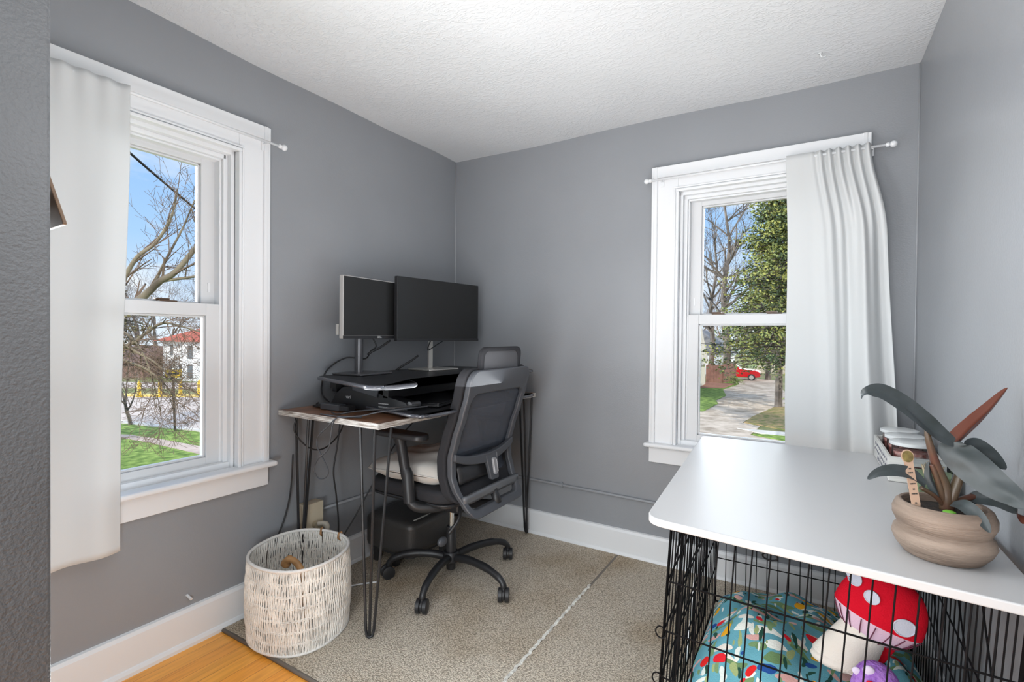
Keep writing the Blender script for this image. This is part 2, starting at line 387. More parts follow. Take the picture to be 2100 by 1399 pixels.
# ------------------------------------------------------------------ windows (local: X along the wall, Y into the room)
def make_window(name, loc, rz):
    W = 0.855; zt = 1.907; zs = 0.59
    r = empty(name, (0, 0, 0), kind='structure')
    c = MB()
    # casing: flat boards with raised back band
    c.box((0, 0, zs), (0.122, 0.018, zt)); c.box((W-0.122, 0, zs), (W, 0.018, zt)); c.box((0.122, 0, 1.785), (W-0.122, 0.018, zt))
    for a, b in ((0.0, 0.012), (0.012, 0.028)):
        h = 0.030 if a == 0.012 else 0.024
        c.box((a, 0.0, zs), (b, h, zt)); c.box((W-b, 0, zs), (W-a, h, zt))
    c.box((0, 0, zt-0.052), (W, 0.027, zt)); c.box((0, 0, zt-0.060), (W, 0.022, zt-0.052))
    for a, b, h in ((0.104, 0.112, 0.024), (0.116, 0.128, 0.030)):
        c.box((a, 0, zs), (b, h, 1.785+0.122-b+0.0)); c.box((W-b, 0, zs), (W-a, h, 1.785+0.122-b)); c.box((a, 0, 1.907-b), (W-a, h, 1.907-a))
    c.build('casing', trim_m, r, bevel=0.0025)
    j = MB()
    for a, b, y0, y1 in ((0.124, 0.142, -0.15, 0.0), (0.142, 0.158, -0.15, -0.022), (0.158, 0.166, -0.15, -0.034)):
        z = 1.907-b
        j.box((a, y0, zs), (b, y1, z+0.02)); j.box((W-b, y0, zs), (W-a, y1, z+0.02)); j.box((a, y0, z), (W-a, y1, z+(b-a)))
    j.box((0.12, -0.15, 0.56), (W-0.12, -0.01, 0.612))
    j.build('jamb', trim_m, r, bevel=0.0015)
    MB().box((-0.018, -0.012, 0.572), (W+0.018, 0.055, 0.592)).build('stool', trim_m, r, bevel=0.008, seg=3)
    MB().box((0, 0, 0.4955), (W, 0.018, 0.574)).build('apron', trim_m, r, bevel=0.002)
    def sash(nm, z0, z1, y0, y1, st, rb, rt):
        a, b = 0.163, W-0.163
        m = MB().box((a, y0, z0), (a+st, y1, z1)).box((b-st, y0, z0), (b, y1, z1)).box((a+st, y0, z0), (b-st, y1, z0+rb)).box((a+st, y0, z1-rt), (b-st, y1, z1))
        # glazing bead
        g = 0.007; yb = (y1-0.010)
        x0, x1, p0, p1 = a+st, b-st, z0+rb, z1-rt
        m.box((x0, y0, p0), (x0+g, yb, p1)).box((x1-g, y0, p0), (x1, yb, p1)).box((x0, y0, p0), (x1, yb, p0+g)).box((x0, y0, p1-g), (x1, yb, p1))
        s = m.build(nm, vinyl_m, r, bevel=0.0015)
        MB().box((x0, (y0+y1)/2-0.002, p0), (x1, (y0+y1)/2+0.002, p1)).build('pane', pane_m, s)
        return s
    lo = sash('lower_sash', 0.604, 1.205, -0.066, -0.036, 0.048, 0.036, 0.044)
    up = sash('upper_sash', 1.165, 1.752, -0.100, -0.070, 0.050, 0.040, 0.030)
    g = MB()
    for x in (0.1605, W-0.1605-0.004): g.box((x, -0.10, 1.205), (x+0.004, -0.036, 1.75)); g.box((x, -0.10, 0.61), (x+0.003, -0.040, 1.205))
    g.build('track', gap_m, r)
    for x in (0.33, 0.56):
        l = MB().box((x-0.028, -0.074, 1.205), (x+0.028, -0.046, 1.211)).box((x-0.010, -0.078, 1.211), (x+0.034, -0.060, 1.218)).build('sash_lock', brownwood_m, r, bevel=0.002)
    for x in (0.166+0.02, W-0.166-0.02):
        MB().box((x-0.004, -0.070, 1.25), (x+0.004, -0.066, 1.285)).build('tilt_latch', trim_m, r)
    r.location = loc; r.rotation_euler = (0, 0, rz)
    return r
w1 = make_window('window_1', (0, -1.22, 0), -PI/2)
w2 = make_window('window_2', (2.055, 0, 0), PI)

# ------------------------------------------------------------------ curtain rods + curtains
def rod(name, a, b, ux, label):
    a = Vector(a); b = Vector(b); d = (b-a).normalized()
    r = empty(name, tuple(a), label, 'curtain rod')
    MB().tube([a, b], 0.0050, 10).build('pole', trim_m, r, smooth=True)
    for p, sg in ((a, -1), (b, 1)):
        M = d.to_track_quat('Z', 'Y').to_matrix().to_4x4()
        if sg < 0: M = (-d).to_track_quat('Z', 'Y').to_matrix().to_4x4()
        prof = [(0.006, -0.004), (0.008, 0), (0.008, 0.006), (0.006, 0.009)]+[(max(1e-5, 0.0125*math.sin(PI*(0.15+0.85*k/10))), 0.020-0.0125*math.cos(PI*(0.15+0.85*k/10))) for k in range(11)]
        MB().lathe(prof, p, 20, M=M).build('finial', trim_m, r, smooth=True)
        q = p - d*sg*0.045
        wp = q + Vector(ux)*(-0.052)
        MB().tube([wp, q+Vector((0, 0, -0.004))], 0.004, 8).cbox(wp+Vector(ux)*0.012+Vector((0, 0, -0.008)), (0.014, 0.014, 0.034)).build('bracket', trim_m, r)
    return r
rod('curtain_rod', (0.058, -2.09, 1.837), (0.058, -1.205, 1.837), (1, 0, 0), 'thin white curtain rod with small ball ends over the window beside the desk')
rod('curtain_rod', (1.205, -0.058, 1.837), (2.10, -0.058, 1.837), (0, -1, 0), 'thin white curtain rod with ball ends over the window by the white table top')

def curtain(name, fn, label, nu=150, nv=70):
    o = MB().grid(fn, nu, nv).build(name, curtain_m, smooth=True, recalc=False, solid=0.0015)
    return tag(o, label, 'curtain')
def sm(t): t = max(0, min(1, t)); return t*t*(3-2*t)
def cR(u, v):
    z = 1.852-v*(1.852-0.45)
    xt = 1.765+0.285*(u/0.42*0.30 if u < 0.42 else 0.30+0.70*(u-0.42)/0.58)
    xb = 1.782+0.372*(u**1.05)
    k = min(1, (v/0.95))**0.8 if v > 0.02 else 0
    k2 = sm(v*4)*0.35+0.65*v
    x = xt*(1-k2)+xb*k2
    fine = sm((u-0.40)*6)*math.sin(2*PI*(u-0.4)*11)*0.013*math.exp(-v*3.2)
    broad = (0.014*math.sin(2*PI*(u*2.6+0.1))*sm((u-0.25)*4)+0.022*math.sin(2*PI*(u*3.4+0.6))*sm((u-0.5)*4))*sm(v*3)*(0.7+0.5*v)
    y = -0.064-0.03*sm((v-0.03)*6)*(0.4+u)-fine-broad
    if 0.014 < v < 0.045: y += 0
    if v < 0.035: y += 0.0
    x += 0.006*math.sin(v*7+u*9)*v
    return (x, min(y, -0.036), z)
curtain('curtain', cR, 'white curtain panel gathered into folds, hanging behind the white table top')
def cL(u, v):
    z = 1.852-v*(1.852-0.432)+0.010*u*0
    y = -2.075+u*(0.366-0.026*sm(v*1.2))
    x = 0.066+0.012*sm(v*5)+0.008*math.sin(2*PI*(u*2.4+0.2))*sm(v*3)+0.003*math.sin(2*PI*(u*1.3+0.15*v))*v
    x += 0.005*math.sin(2*PI*(u*7+0.3))*math.exp(-v*16)
    x += 0.0015*math.sin(9*u+22*v)*sm((v-0.75)*4)
    return (x, y, z)
curtain('curtain', cL, 'plain white curtain panel hanging nearly flat over the window by the near wall edge')
# ------------------------------------------------------------------ rug
rug = empty('rug', (0.03, -1.40, 0), 'large beige loop-pile carpet covering the floor under the desk chair', 'rug')
MB().box((0.028, -1.40, 0.0), (1.050, -0.028, 0.011)).box((1.058, -1.40, 0.0), (2.17, -0.028, 0.011)).build('pile', carpet_m, rug)
MB().grid(lambda u, v: (1.046+0.012*v+0.0030*math.sin(u*160)*math.sin(u*37)+(0.006*(1-sm(u*6))*v), -1.40+u*1.02, 0.0118+0.001*math.sin(PI*v)), 160, 3).build('seam', seam_m, rug, smooth=True)
MB().box((1.0490, -0.42, 0.0), (1.060, -0.03, 0.0112)).build('seam_gap', bind_m, rug)
MB().tube([(0.03, -1.402, 0.006), (2.17, -1.402, 0.006)], 0.007, 8).build('binding', bind_m, rug, smooth=True)

# ------------------------------------------------------------------ conduit, outlet, small wall bits
cd = empty('wall_conduit', (0.0, 0.0, 0.30), 'thin conduit painted wall grey, running low round the room corner above the baseboard', 'conduit')
MB().tube([(0.009, -0.98, 0.318), (0.009, -0.4, 0.306), (0.009, -0.03, 0.302), (0.03, -0.009, 0.301), (0.5, -0.009, 0.304), (1.3, -0.009, 0.296), (2.16, -0.009, 0.296)], 0.0075, 8).build('pipe', wall_m, cd, smooth=True)
for x in (0.734, 1.45): MB().tube([(x-0.010, -0.010, 0.3015), (x+0.010, -0.010, 0.3015)], 0.0105, 10).box((x-0.004, -0.006, 0.286), (x+0.004, 0.0, 0.318)).build('clamp', wall_m, cd)
ol = empty('wall_outlet', (0, -1.03, 0.30), 'raised almond surface-mount power outlet box with a plug, between desk legs above the basket', 'outlet')
MB().box((0.0, -1.075, 0.225), (0.046, -0.985, 0.372)).build('box', almond_m, ol, bevel=0.003)
MB().box((0.046, -1.075, 0.225), (0.052, -0.985, 0.372)).build('cover_plate', almond_m, ol, bevel=0.002)
for z in (0.333, 0.278):
    so = MB().prism(rrect(-1.046, z-0.017, -1.014, z+0.017, 0.010), lambda p: (0.050, p[0], p[1]), lambda p: (0.054, p[0], p[1])).build('socket', almond_m, ol)
    MB().box((0.0535, -1.037, z-0.002), (0.0545, -1.034, z+0.008)).box((0.0535, -1.026, z-0.002), (0.0545, -1.023, z+0.008)).build('slot', ink_m, so)
pg = empty('plug', (0.04, -1.05, 0.278), 'off-white plug pushed into the lower socket of the almond outlet', 'plug')
MB().tube([(0.0545, -1.029, 0.280), (0.070, -1.029, 0.281)], [0.016, 0.014], 14).build('plug_base', almond2_m, pg, smooth='auto')
MB().tube(spl([(0.068, -1.026, 0.284), (0.090, -1.010, 0.286), (0.098, -1.002, 0.266), (0.100, -1.01, 0.235)], 5), [0.010]*6+[0.013]*5+[0.009]*5, 12).build('plug_body', mat('ivory', (0.62, 0.57, 0.48), 0.5), pg, smooth=True)
cs = MB().tube([(0.0, -1.512, 0.176), (0.026, -1.510, 0.168)], 0.0045, 8).build('cable_stub', trim_m); tag(cs, 'short white cable stub poking out of the grey wall just above the baseboard', 'cable stub')
hk = MB().tube(spl([(1.877, -0.27, 2.143), (1.880, -0.27, 2.130), (1.887, -0.268, 2.126), (1.896, -0.266, 2.130)], 5), 0.0022, 8).lathe([(0.007, 0), (0.007, 0.003)], (1.877, -0.27, 2.139), 14).build('ceiling_hook', ceil_m, smooth=True)
tag(hk, 'small hook painted white, screwed into the textured ceiling', 'hook')
# brown framed board behind the near wall edge
fr = empty('wooden_sign', (0.86, -2.15, 1.25), 'dark brown rounded wooden board jutting out past the near grey wall edge', 'wooden board')
MB().prism(rpoly([(0.62, 1.246), (0.954, 1.251), (0.835, 1.395), (0.62, 1.395)], [0.02, 0.007, 0.02, 0.02]), lambda p: (p[0], -2.130, p[1]), lambda p: (p[0], -2.125, p[1])).build('board', brownwood_m, fr, bevel=0.002)
MB().box((0.66, -2.176, 1.30), (0.80, -2.126, 1.33)).build('bracket', brownwood_m, fr)

# ------------------------------------------------------------------ desk
desk = empty('desk', (0.29, -0.60, 0), 'walnut-topped desk with worn plywood edge on black hairpin legs against the wall', 'desk')
MB().box((0.012, -1.172, 0.767), (0.580, -0.030, 0.787)).build('desktop', desk_m, desk, bevel=0.001)
MB().box((0.012, -1.1745, 0.7665), (0.581, -1.1715, 0.7875)).box((0.5795, -1.1745, 0.7665), (0.5825, -0.030, 0.7865)).build('edge_band', ply_m, desk)
def hairpin(cx, cy, sx, sy):
    m = MB(); foot = Vector((cx-sx*0.018, cy+sy*0.004, 0.012))
    A = [(cx, cy-sy*0.080), (cx+sx*0.002, cy+sy*0.002), (cx-sx*0.075, cy)]
    zt = 0.764
    d = Vector((0, -sy, 0))*0.011
    # one rod bent into a long U plus a third rod welded at the bend
    m.tube([Vector((A[0][0], A[0][1], zt)), foot+Vector((sx*0.006, -sy*0.016, 0.03)), foot+Vector((sx*0.004, -sy*0.010, 0.008)), foot+Vector((-sx*0.004, -sy*0.002, 0.004)), foot+Vector((-sx*0.012, 0, 0.008)), foot+Vector((-sx*0.018, 0, 0.03)), Vector((A[2][0], A[2][1], zt))], 0.0052, 8)
    m.tube([Vector((A[1][0], A[1][1], zt)), foot+Vector((-sx*0.006, -sy*0.006, 0.008))], 0.0052, 8)
    m.slab(rpoly([(cx+sx*0.010, cy+sy*0.010), (cx-sx*0.095, cy+sy*0.010), (cx-sx*0.095, cy-sy*0.012), (cx-sx*0.012, cy-sy*0.10), (cx+sx*0.010, cy-sy*0.10)][::-1 if sx*sy > 0 else 1], 0.006), 0.763, 0.767)
    return m.build('leg', black_m, desk, smooth='auto')
for cx, cy, sx, sy in ((0.550, -1.160, 1, -1), (0.562, -0.042, 1, 1), (0.052, -1.118, -1, -1), (0.040, -0.045, -1, 1)): hairpin(cx, cy, sx, sy)

# ------------------------------------------------------------------ sit-stand converter
rz0 = 0.789
cv = empty('desk_riser', (0.30, -0.62, 0.787), 'black two-tier sit-stand desk riser with monitors on its upper deck', 'desk riser')
deck = [(0.060, -1.030), (0.545, -1.180), (0.597, -1.125), (0.604, -1.015), (0.585, -0.990), (0.470, -0.915), (0.455, -0.60), (0.470, -0.300), (0.585, -0.225), (0.604, -0.200), (0.597, -0.090), (0.545, -0.050), (0.060, -0.130)]
dp = rpoly(deck, [0.04, 0.05, 0.03, 0.02, 0.02, 0.05, 0.02, 0.05, 0.02, 0.02, 0.03, 0.05, 0.04])
MB().slab(dp, 0.902, 0.918).build('top_deck', deck_m, cv, bevel=0.003)
ed = MB().tube([(x, y, 0.910) for x, y in dp], 0.0082, 8, closed=True).build('deck_edge', edge_m, cv, smooth=True)
tr = rpoly([(0.300, -0.99), (0.660, -1.065), (0.690, -1.02), (0.690, -0.26), (0.660, -0.215), (0.300, -0.28)], 0.04)
MB().slab(tr, 0.797, 0.810).build('keyboard_tray', deck_m, cv, bevel=0.002)
MB().tube([(x, y, 0.8035) for x, y in tr], 0.0068, 8, closed=True).build('tray_edge', edge_m, cv, smooth=True)
arm = [(0.105, 0.791), (0.53, 0.789), (0.555, 0.805), (0.545, 0.838), (0.46, 0.852), (0.354, 0.872), (0.24, 0.882), (0.19, 0.878), (0.145, 0.846)]
for y in (-0.972, -0.268):
    MB().prism(rpoly(arm, 0.012), lambda p: (p[0], y-0.028, p[1]), lambda p: (p[0], y+0.028, p[1])).build('side_arm', plastic_m, cv, bevel=0.010, seg=3)
    MB().prism([(0.255, 0.868), (0.395, 0.846), (0.41, 0.903), (0.255, 0.903)], lambda p: (p[0], y-0.036, p[1]), lambda p: (p[0], y-0.029, p[1])).build('side_bracket', plastic2_m, cv, bevel=0.003)
    MB().tube([(0.555, y-0.02, 0.828), (0.555, y+0.03, 0.828)], 0.014, 14).build('pivot', grey_metal, cv, smooth='auto')
MB().box((0.06, -1.05, 0.789), (0.12, -0.20, 0.797)).box((0.06, -0.95, 0.845), (0.09, -0.30, 0.895)).box((0.42, -1.00, 0.845), (0.45, -0.25, 0.880)).build('frame', plastic_m, cv, bevel=0.003)
MB().box((0.105, -0.995, 0.866), (0.14, -0.945, 0.900)).build('cable_box', ink_m, cv)
text('vari', 0.020, text_m, (0.225, -1.0012, 0.838), (PI/2, 0, 0), 'maker_mark', cv)
for i, (L_, z_) in enumerate(((0.050, 0.825), (0.085, 0.812), (0.085, 0.805))):
    mbt = MB(); x = 0.40
    while x < 0.40+L_:
        w = random.uniform(0.002, 0.006); mbt.box((x, -1.0014, z_-0.0022), (x+w, -1.0005, z_+0.0022)); x += w+0.0022
    mbt.build('warning_print', text_m, cv)

# ------------------------------------------------------------------ monitors
def monitor(loc, ang, W, Hh, z0, pole_m, base_m, back_m, label, by, logo=None, bw=0.20, bd=0.165, poler=0.016, flat=False):
    # local: screen faces +X, width along Y ; loc = base centre
    r = empty('monitor', (0, 0, 0), label, 'monitor')
    hw = W/2
    MB().box((0.012, -hw, z0), (0.034, hw, z0+Hh)).build('housing', back_m, r, bevel=0.003)
    MB().box((0.0335, -hw+0.004, z0+0.014), (0.0350, hw-0.004, z0+Hh-0.004)).build('screen', screen_m, r)
    MB().box((0.0335, -hw, z0), (0.0365, hw, z0+0.013)).build('chin', plastic_m, r, bevel=0.001)
    MB().box((-0.022, -hw*0.55, z0+0.05), (0.013, hw*0.55, z0+Hh*0.8)).build('rear_shell', back_m, r, bevel=0.012)
    if flat: MB().box((-0.052, by-0.014, 0.925), (-0.040, by+0.014, z0+Hh*0.55)).box((-0.045, -0.012, z0+Hh*0.40), (-0.015, 0.012, z0+Hh*0.55)).build('stand_pole', pole_m, r, bevel=0.003)
    else: MB().lathe([(poler, 0.925), (poler, z0+Hh*0.5)], (-0.045, by, 0), 24).box((-0.045, by-0.012, z0+Hh*0.35), (-0.015, by+0.012, z0+Hh*0.5)).build('stand_pole', pole_m, r, smooth='auto')
    MB().slab(rrect(-bd/2-0.02, by-bw/2, bd/2-0.02, by+bw/2, 0.006), 0.919, 0.926).build('base_plate', base_m, r, bevel=0.002)
    if logo: text(logo, 0.012, text_m, (0.0368, 0, z0+0.0065), (PI/2, 0, PI/2), 'logo', r)
    r.location = (loc[0], loc[1], 0); r.rotation_euler = (0, 0, ang)
    return r
m1 = monitor((0.150, -0.795), math.radians(3.7), 0.432, 0.266, 1.079, grey_metal, grey_metal, mat('light_grey_shell', (0.42, 0.41, 0.40), 0.4), 'computer monitor on a dark grey round stand, nearer the window', -0.045, 'DELL', poler=0.0185, bw=0.20, bd=0.175)
MB().box((-0.002, -0.221, 1.095), (0.010, -0.214, 1.140)).build('port_strip', silver_m, m1, bevel=0.001).location = (0, 0, 0)
m2 = monitor((0.212, -0.425), math.radians(-7.3), 0.560, 0.306, 1.067, silver_m, silver_m, plastic_m, 'larger computer monitor on a flat silver stand, nearer the room corner', 0, None, bw=0.205, bd=0.165, flat=True)
m1.location.x = 0.150

# cables behind the monitors
def cable(name, pts, r, m, label, n=8):
    o = MB().tube(spl(pts, 10), r, n).build(name, m, smooth=True); return tag(o, label, 'cable')
cable('monitor_cable', [(0.100, -0.80, 1.13), (0.135, -0.765, 1.05), (0.128, -0.792, 1.02), (0.10, -0.800, 0.985), (0.045, -0.86, 0.99), (0.020, -0.93, 0.95), (0.018, -0.965, 0.90), (0.03, -0.98, 0.84), (0.08, -0.98, 0.80)], 0.0034, plastic_m, 'black cable looping from the grey-stand monitor down behind the riser')
cable('monitor_cable', [(0.165, -0.705, 1.07), (0.155, -0.765, 1.035), (0.145, -0.797, 1.02), (0.128, -0.810, 1.005)], 0.0052, plastic_m, 'thick black cable knotted through the grey monitor stand')
cable('monitor_cable', [(0.19, -0.435, 1.08), (0.185, -0.45, 1.05), (0.183, -0.455, 1.02), (0.20, -0.40, 1.05), (0.21, -0.36, 1.07)], 0.0028, plastic_m, 'thin black cable threaded through the silver monitor stand')
cable('monitor_cable', [(0.13, -0.47, 0.99), (0.11, -0.50, 0.965), (0.07, -0.54, 0.930), (0.04, -0.56, 0.90)], 0.0052, plastic_m, 'thick black cable sloping down behind the silver monitor stand')

# laptop, adapter
lp = empty('laptop', (0.50, -0.78, 0.815), 'closed thin black laptop lying on the keyboard tray under the riser deck', 'laptop')
M = Matrix.Translation((0.47, -0.76, 0.8105)) @ Matrix.Rotation(math.radians(14), 4, 'Z')
MB().prism(rrect(-0.11, -0.16, 0.11, 0.16, 0.008), lambda p: M @ Vector((p[0], p[1], 0.004)), lambda p: M @ Vector((p[0], p[1], 0.012))).build('body', plastic_m, lp, bevel=0.001)
MB().prism(rrect(-0.11, -0.16, 0.11, 0.16, 0.008), lambda p: M @ Vector((p[0], p[1], 0.0125)), lambda p: M @ Vector((p[0], p[1], 0.018))).build('lid', deck_m, lp, bevel=0.001)
for x in (-0.09, 0.09): MB().box((x-0.006, -0.14, 0.0), (x+0.006, 0.14, 0.004), M).build('foot', ink_m, lp)
ad = empty('power_adapter', (0.22, -1.06, 0.787), 'black power adapter brick lying on the desk beside the riser arm', 'power adapter')
M = Matrix.Translation((0.225, -1.052, 0.788)) @ Matrix.Rotation(math.radians(2), 4, 'Z')
MB().box((-0.085, -0.020, 0), (0.025, 0.020, 0.026), M).build('body', plastic2_m, ad, bevel=0.004)
MB().box((0.0255, -0.018, 0.001), (0.075, 0.022, 0.023), M).build('hub', plastic_m, ad, bevel=0.004)
cable('desk_cable', [(0.28, -1.13, 0.797), (0.34, -1.150, 0.796), (0.42, -1.14, 0.812), (0.50, -1.115, 0.823), (0.56, -1.06, 0.830), (0.60, -0.99, 0.832)], 0.0030, plastic_m, 'black cable curling over the desk from adapter towards the laptop')
cable('desk_cable', [(0.26, -1.165, 0.792), (0.36, -1.162, 0.791), (0.46, -1.150, 0.800), (0.52, -1.12, 0.815), (0.57, -1.04, 0.822), (0.60, -0.94, 0.822)], 0.0026, plastic2_m, 'grey cable running beside the black one along the desk edge')
cable('desk_cable', [(0.02, -1.00, 0.790), (0.06, -1.02, 0.803), (0.10, -1.05, 0.800), (0.14, -1.07, 0.800)], 0.0030, plastic_m, 'short black cable arching from the wall to the adapter brick')
cable('dangling_cable', [(0.45, -1.13, 0.792), (0.385, -1.170, 0.7905), (0.362, -1.180, 0.783), (0.320, -1.182, 0.748), (0.268, -1.181, 0.708), (0.262, -1.180, 0.672), (0.300, -1.180, 0.625), (0.328, -1.180, 0.583), (0.307, -1.180, 0.556), (0.270, -1.180, 0.552), (0.246, -1.180, 0.580), (0.270, -1.182, 0.622), (0.325, -1.182, 0.665), (0.340, -1.182, 0.705), (0.352, -1.182, 0.760), (0.372, -1.178, 0.789), (0.40, -1.155, 0.7905)], 0.0024, plastic2_m, 'grey cable hanging off the desk front in a figure-eight loop')
cable('dangling_cable', [(0.10, -0.935, 0.766), (0.10, -0.94, 0.70), (0.10, -0.955, 0.60), (0.10, -0.972, 0.50), (0.10, -0.955, 0.38), (0.10, -0.944, 0.24), (0.08, -0.95, 0.16), (0.05, -1.0, 0.05)], 0.0034, plastic_m, 'black cable hanging straight down behind the desk to the floor')
cable('dangling_cable', [(0.07, -1.125, 0.765), (0.06, -1.135, 0.70), (0.08, -1.09, 0.63), (0.10, -1.04, 0.61), (0.10, -0.98, 0.63), (0.10, -0.93, 0.68), (0.10, -0.91, 0.766)], 0.0032, plastic_m, 'black cable sagging in a shallow loop beneath the desktop')
cable('dangling_cable', [(0.045, -1.13, 0.60), (0.03, -1.13, 0.45), (0.02, -1.15, 0.34), (0.02, -1.20, 0.24), (0.02, -1.26, 0.16)], 0.0032, plastic_m, 'black cable following the back desk leg down behind the basket')
cable('floor_cable', [(0.20, -0.40, 0.765), (0.14, -0.60, 0.60), (0.10, -0.72, 0.42), (0.07, -0.83, 0.25), (0.05, -0.93, 0.12), (0.07, -1.0, 0.02)], 0.0034, plastic_m, 'black cable slanting down the wall behind the chair and footstool')
cable('floor_cable', [(0.15, -1.02, 0.016), (0.20, -0.93, 0.016), (0.26, -0.86, 0.016)], 0.0035, trim_m, 'short white cable on the carpet between basket and footstool')

# ------------------------------------------------------------------ office chair
CX, CY = 0.49, -0.645
ch = empty('office_chair', (CX, CY, 0.011), 'black mesh-back office chair on castors with its back turned, pushed towards the desk', 'office chair')
kx = [(0.34, 0.762), (0.38, 0.748), (0.43, 0.712), (0.48, 0.682), (0.54, 0.662), (0.61, 0.660), (0.69, 0.682), (0.78, 0.714), (0.87, 0.742), (0.97, 0.764), (1.06, 0.772)]
def xb(z):
    for (a, xa), (b, xb_) in zip(kx, kx[1:]):
        if z <= b:
            t = (z-a)/(b-a); return xa+(xb_-xa)*sm(t)*0.5+(xb_-xa)*t*0.5
    return kx[-1][1]
def frame_loop(y0, y1, z0, z1, wd, th, rc, n=10, dx=0.0, topw=None, botw=None, narrow=0.0):
    """closed band of width wd following the back curve; depth th in x"""
    outer = rrect(y0, z0, y1, z1, rc, n)
    def dens(P):
        out = []
        for i in range(len(P)):
            a, b = P[i-1], P[i]; L = math.dist(a, b); k = max(1, int(L/0.02))
            for j in range(k): out.append((a[0]+(b[0]-a[0])*j/k, a[1]+(b[1]-a[1])*j/k))
        return out
    outer = dens(outer)
    tw = topw or wd; bw_ = botw or wd
    m = MB(); vs = []; cy = (y0+y1)/2
    iy0, iy1, iz0, iz1 = y0+wd, y1-wd, z0+bw_, z1-tw
    for (y, z) in outer:
        fy = (y-y0)/(y1-y0); fz = (z-z0)/(z1-z0)
        yi = iy0+fy*(iy1-iy0); zi = iz0+fz*(iz1-iz0)
        for (yy, zz, d) in ((y, z, -th), (y, z, 0), (yi, zi, 0), (yi, zi, -th)):
            q = 1-narrow*sm((0.52-zz)/0.14)
            vs.append((xb(zz)+dx+d, cy+(yy-cy)*q, zz))
    n_ = len(outer); fs = []
    for i in range(n_):
        j = (i+1) % n_
        for k in range(4): fs.append((i*4+k, j*4+k, j*4+(k+1) % 4, i*4+(k+1) % 4))
    return m.add(vs, fs)
by0, by1 = CY-0.236, CY+0.236
frame_loop(by0+0.010, by1-0.010, 0.372, 0.962, 0.030, 0.026, 0.045, dx=0.006, topw=0.096, botw=0.030, narrow=0.12).build('back_frame', plastic2_m, ch, smooth='auto', bevel=0.005)
frame_loop(by0, by1, 0.430, 0.968, 0.040, 0.042, 0.045, dx=-0.022, topw=0.100, botw=0.06).build('back_upholstery', fabric_bk, ch, smooth='auto', bevel=0.008, seg=3)
MB().grid(lambda u, v: (xb(0.60+v*0.275)-0.012, by0+0.036+u*(by1-by0-0.072), 0.60+v*0.275), 10, 12).build('mesh_panel', netting_m, ch, smooth=True, solid=0.002)
MB().grid(lambda u, v: (xb(0.46+v*0.15)-0.030, by0+0.036+u*(by1-by0-0.072), 0.46+v*0.15), 10, 12).build('lower_mesh', netting_m, ch, smooth=True, solid=0.002)
# lumbar arch bar, T bracket, lever, pad, lower rail
mb = MB(); P = []
for i in range(25):
    u = i/24; y = by0+0.018+u*(by1-by0-0.036); c = abs(2*u-1)
    P.append((y, 0.592+0.030*c**3, 0.030+0.012*(1-c)))
vs = []; fs = []
for i, (y, z, hgt) in enumerate(P):
    b0 = 0.022*(1-abs(2*i/24-1))
    for dx_, dz in ((0.016+b0, 0.008), (0.016+b0, 0.008-hgt), (-0.006+b0, 0.008-hgt), (-0.006+b0, 0.008)): vs.append((xb(z)+dx_, y, z+dz))
for i in range(24):
    for k in range(4): fs.append((i*4+k, (i+1)*4+k, (i+1)*4+(k+1) % 4, i*4+(k+1) % 4))
fs += [(3, 2, 1, 0), (96, 97, 98, 99)]
MB().add(vs, fs).build('lumbar_bar', plastic2_m, ch, bevel=0.004, smooth='auto')
MB().prism(rpoly([(CY-0.012, 0.485), (CY+0.045, 0.485), (CY+0.052, 0.60), (CY-0.030, 0.60)], 0.010), lambda p: (xb(p[1])+0.018, p[0], p[1]), lambda p: (xb(p[1])+0.036, p[0], p[1])).build('lumbar_bracket', plastic2_m, ch, bevel=0.004)
MB().prism(rrect(CY+0.005, 0.505, CY+0.033, 0.575, 0.009), lambda p: (xb(p[1])+0.036, p[0], p[1]), lambda p: (xb(p[1])+0.047, p[0], p[1])).build('lumbar_lever', mat('grey_lever', (0.30, 0.30, 0.31), 0.35), ch, bevel=0.004)
MB().grid(lambda u, v: (xb(0.50+v*0.07)-0.006+0.010*math.sin(PI*v), by0+0.05+u*0.26, 0.50+v*0.07), 8, 6).build('lumbar_pad', plastic_m, ch, smooth=True, solid=0.012)
MB().grid(lambda u, v: (xb(0.445)+0.000+0.014*math.sin(PI*u)+0.006*v, by0+0.030+u*(by1-by0-0.06), 0.425+v*0.036+0.010*math.sin(PI*u)), 20, 3).build('lower_rail', mat('grey_rail', (0.13, 0.135, 0.145), 0.3), ch, smooth=True, solid=0.016)
# headrest
hr0, hr1 = CY-0.150, CY+0.155
hd = frame_loop(hr0, hr1, 0.905, 1.052, 0.020, 0.024, 0.035, dx=-0.012, topw=0.018).build('headrest', fabric_bk, ch, smooth='auto', bevel=0.006)
MB().grid(lambda u, v: (xb(1.0)-0.020, hr0+0.018+u*(hr1-hr0-0.036), 0.93+v*0.106), 6, 6).build('headrest_mesh', mat('grey_netting', (0.10, 0.10, 0.108), 0.7, bump=0.3, bscale=900), hd, solid=0.003).location = (0, 0, 0)
MB().box((0.705, CY-0.02, 0.86), (0.717, CY+0.02, 0.95)).build('headrest_post', plastic_m, ch, bevel=0.003)
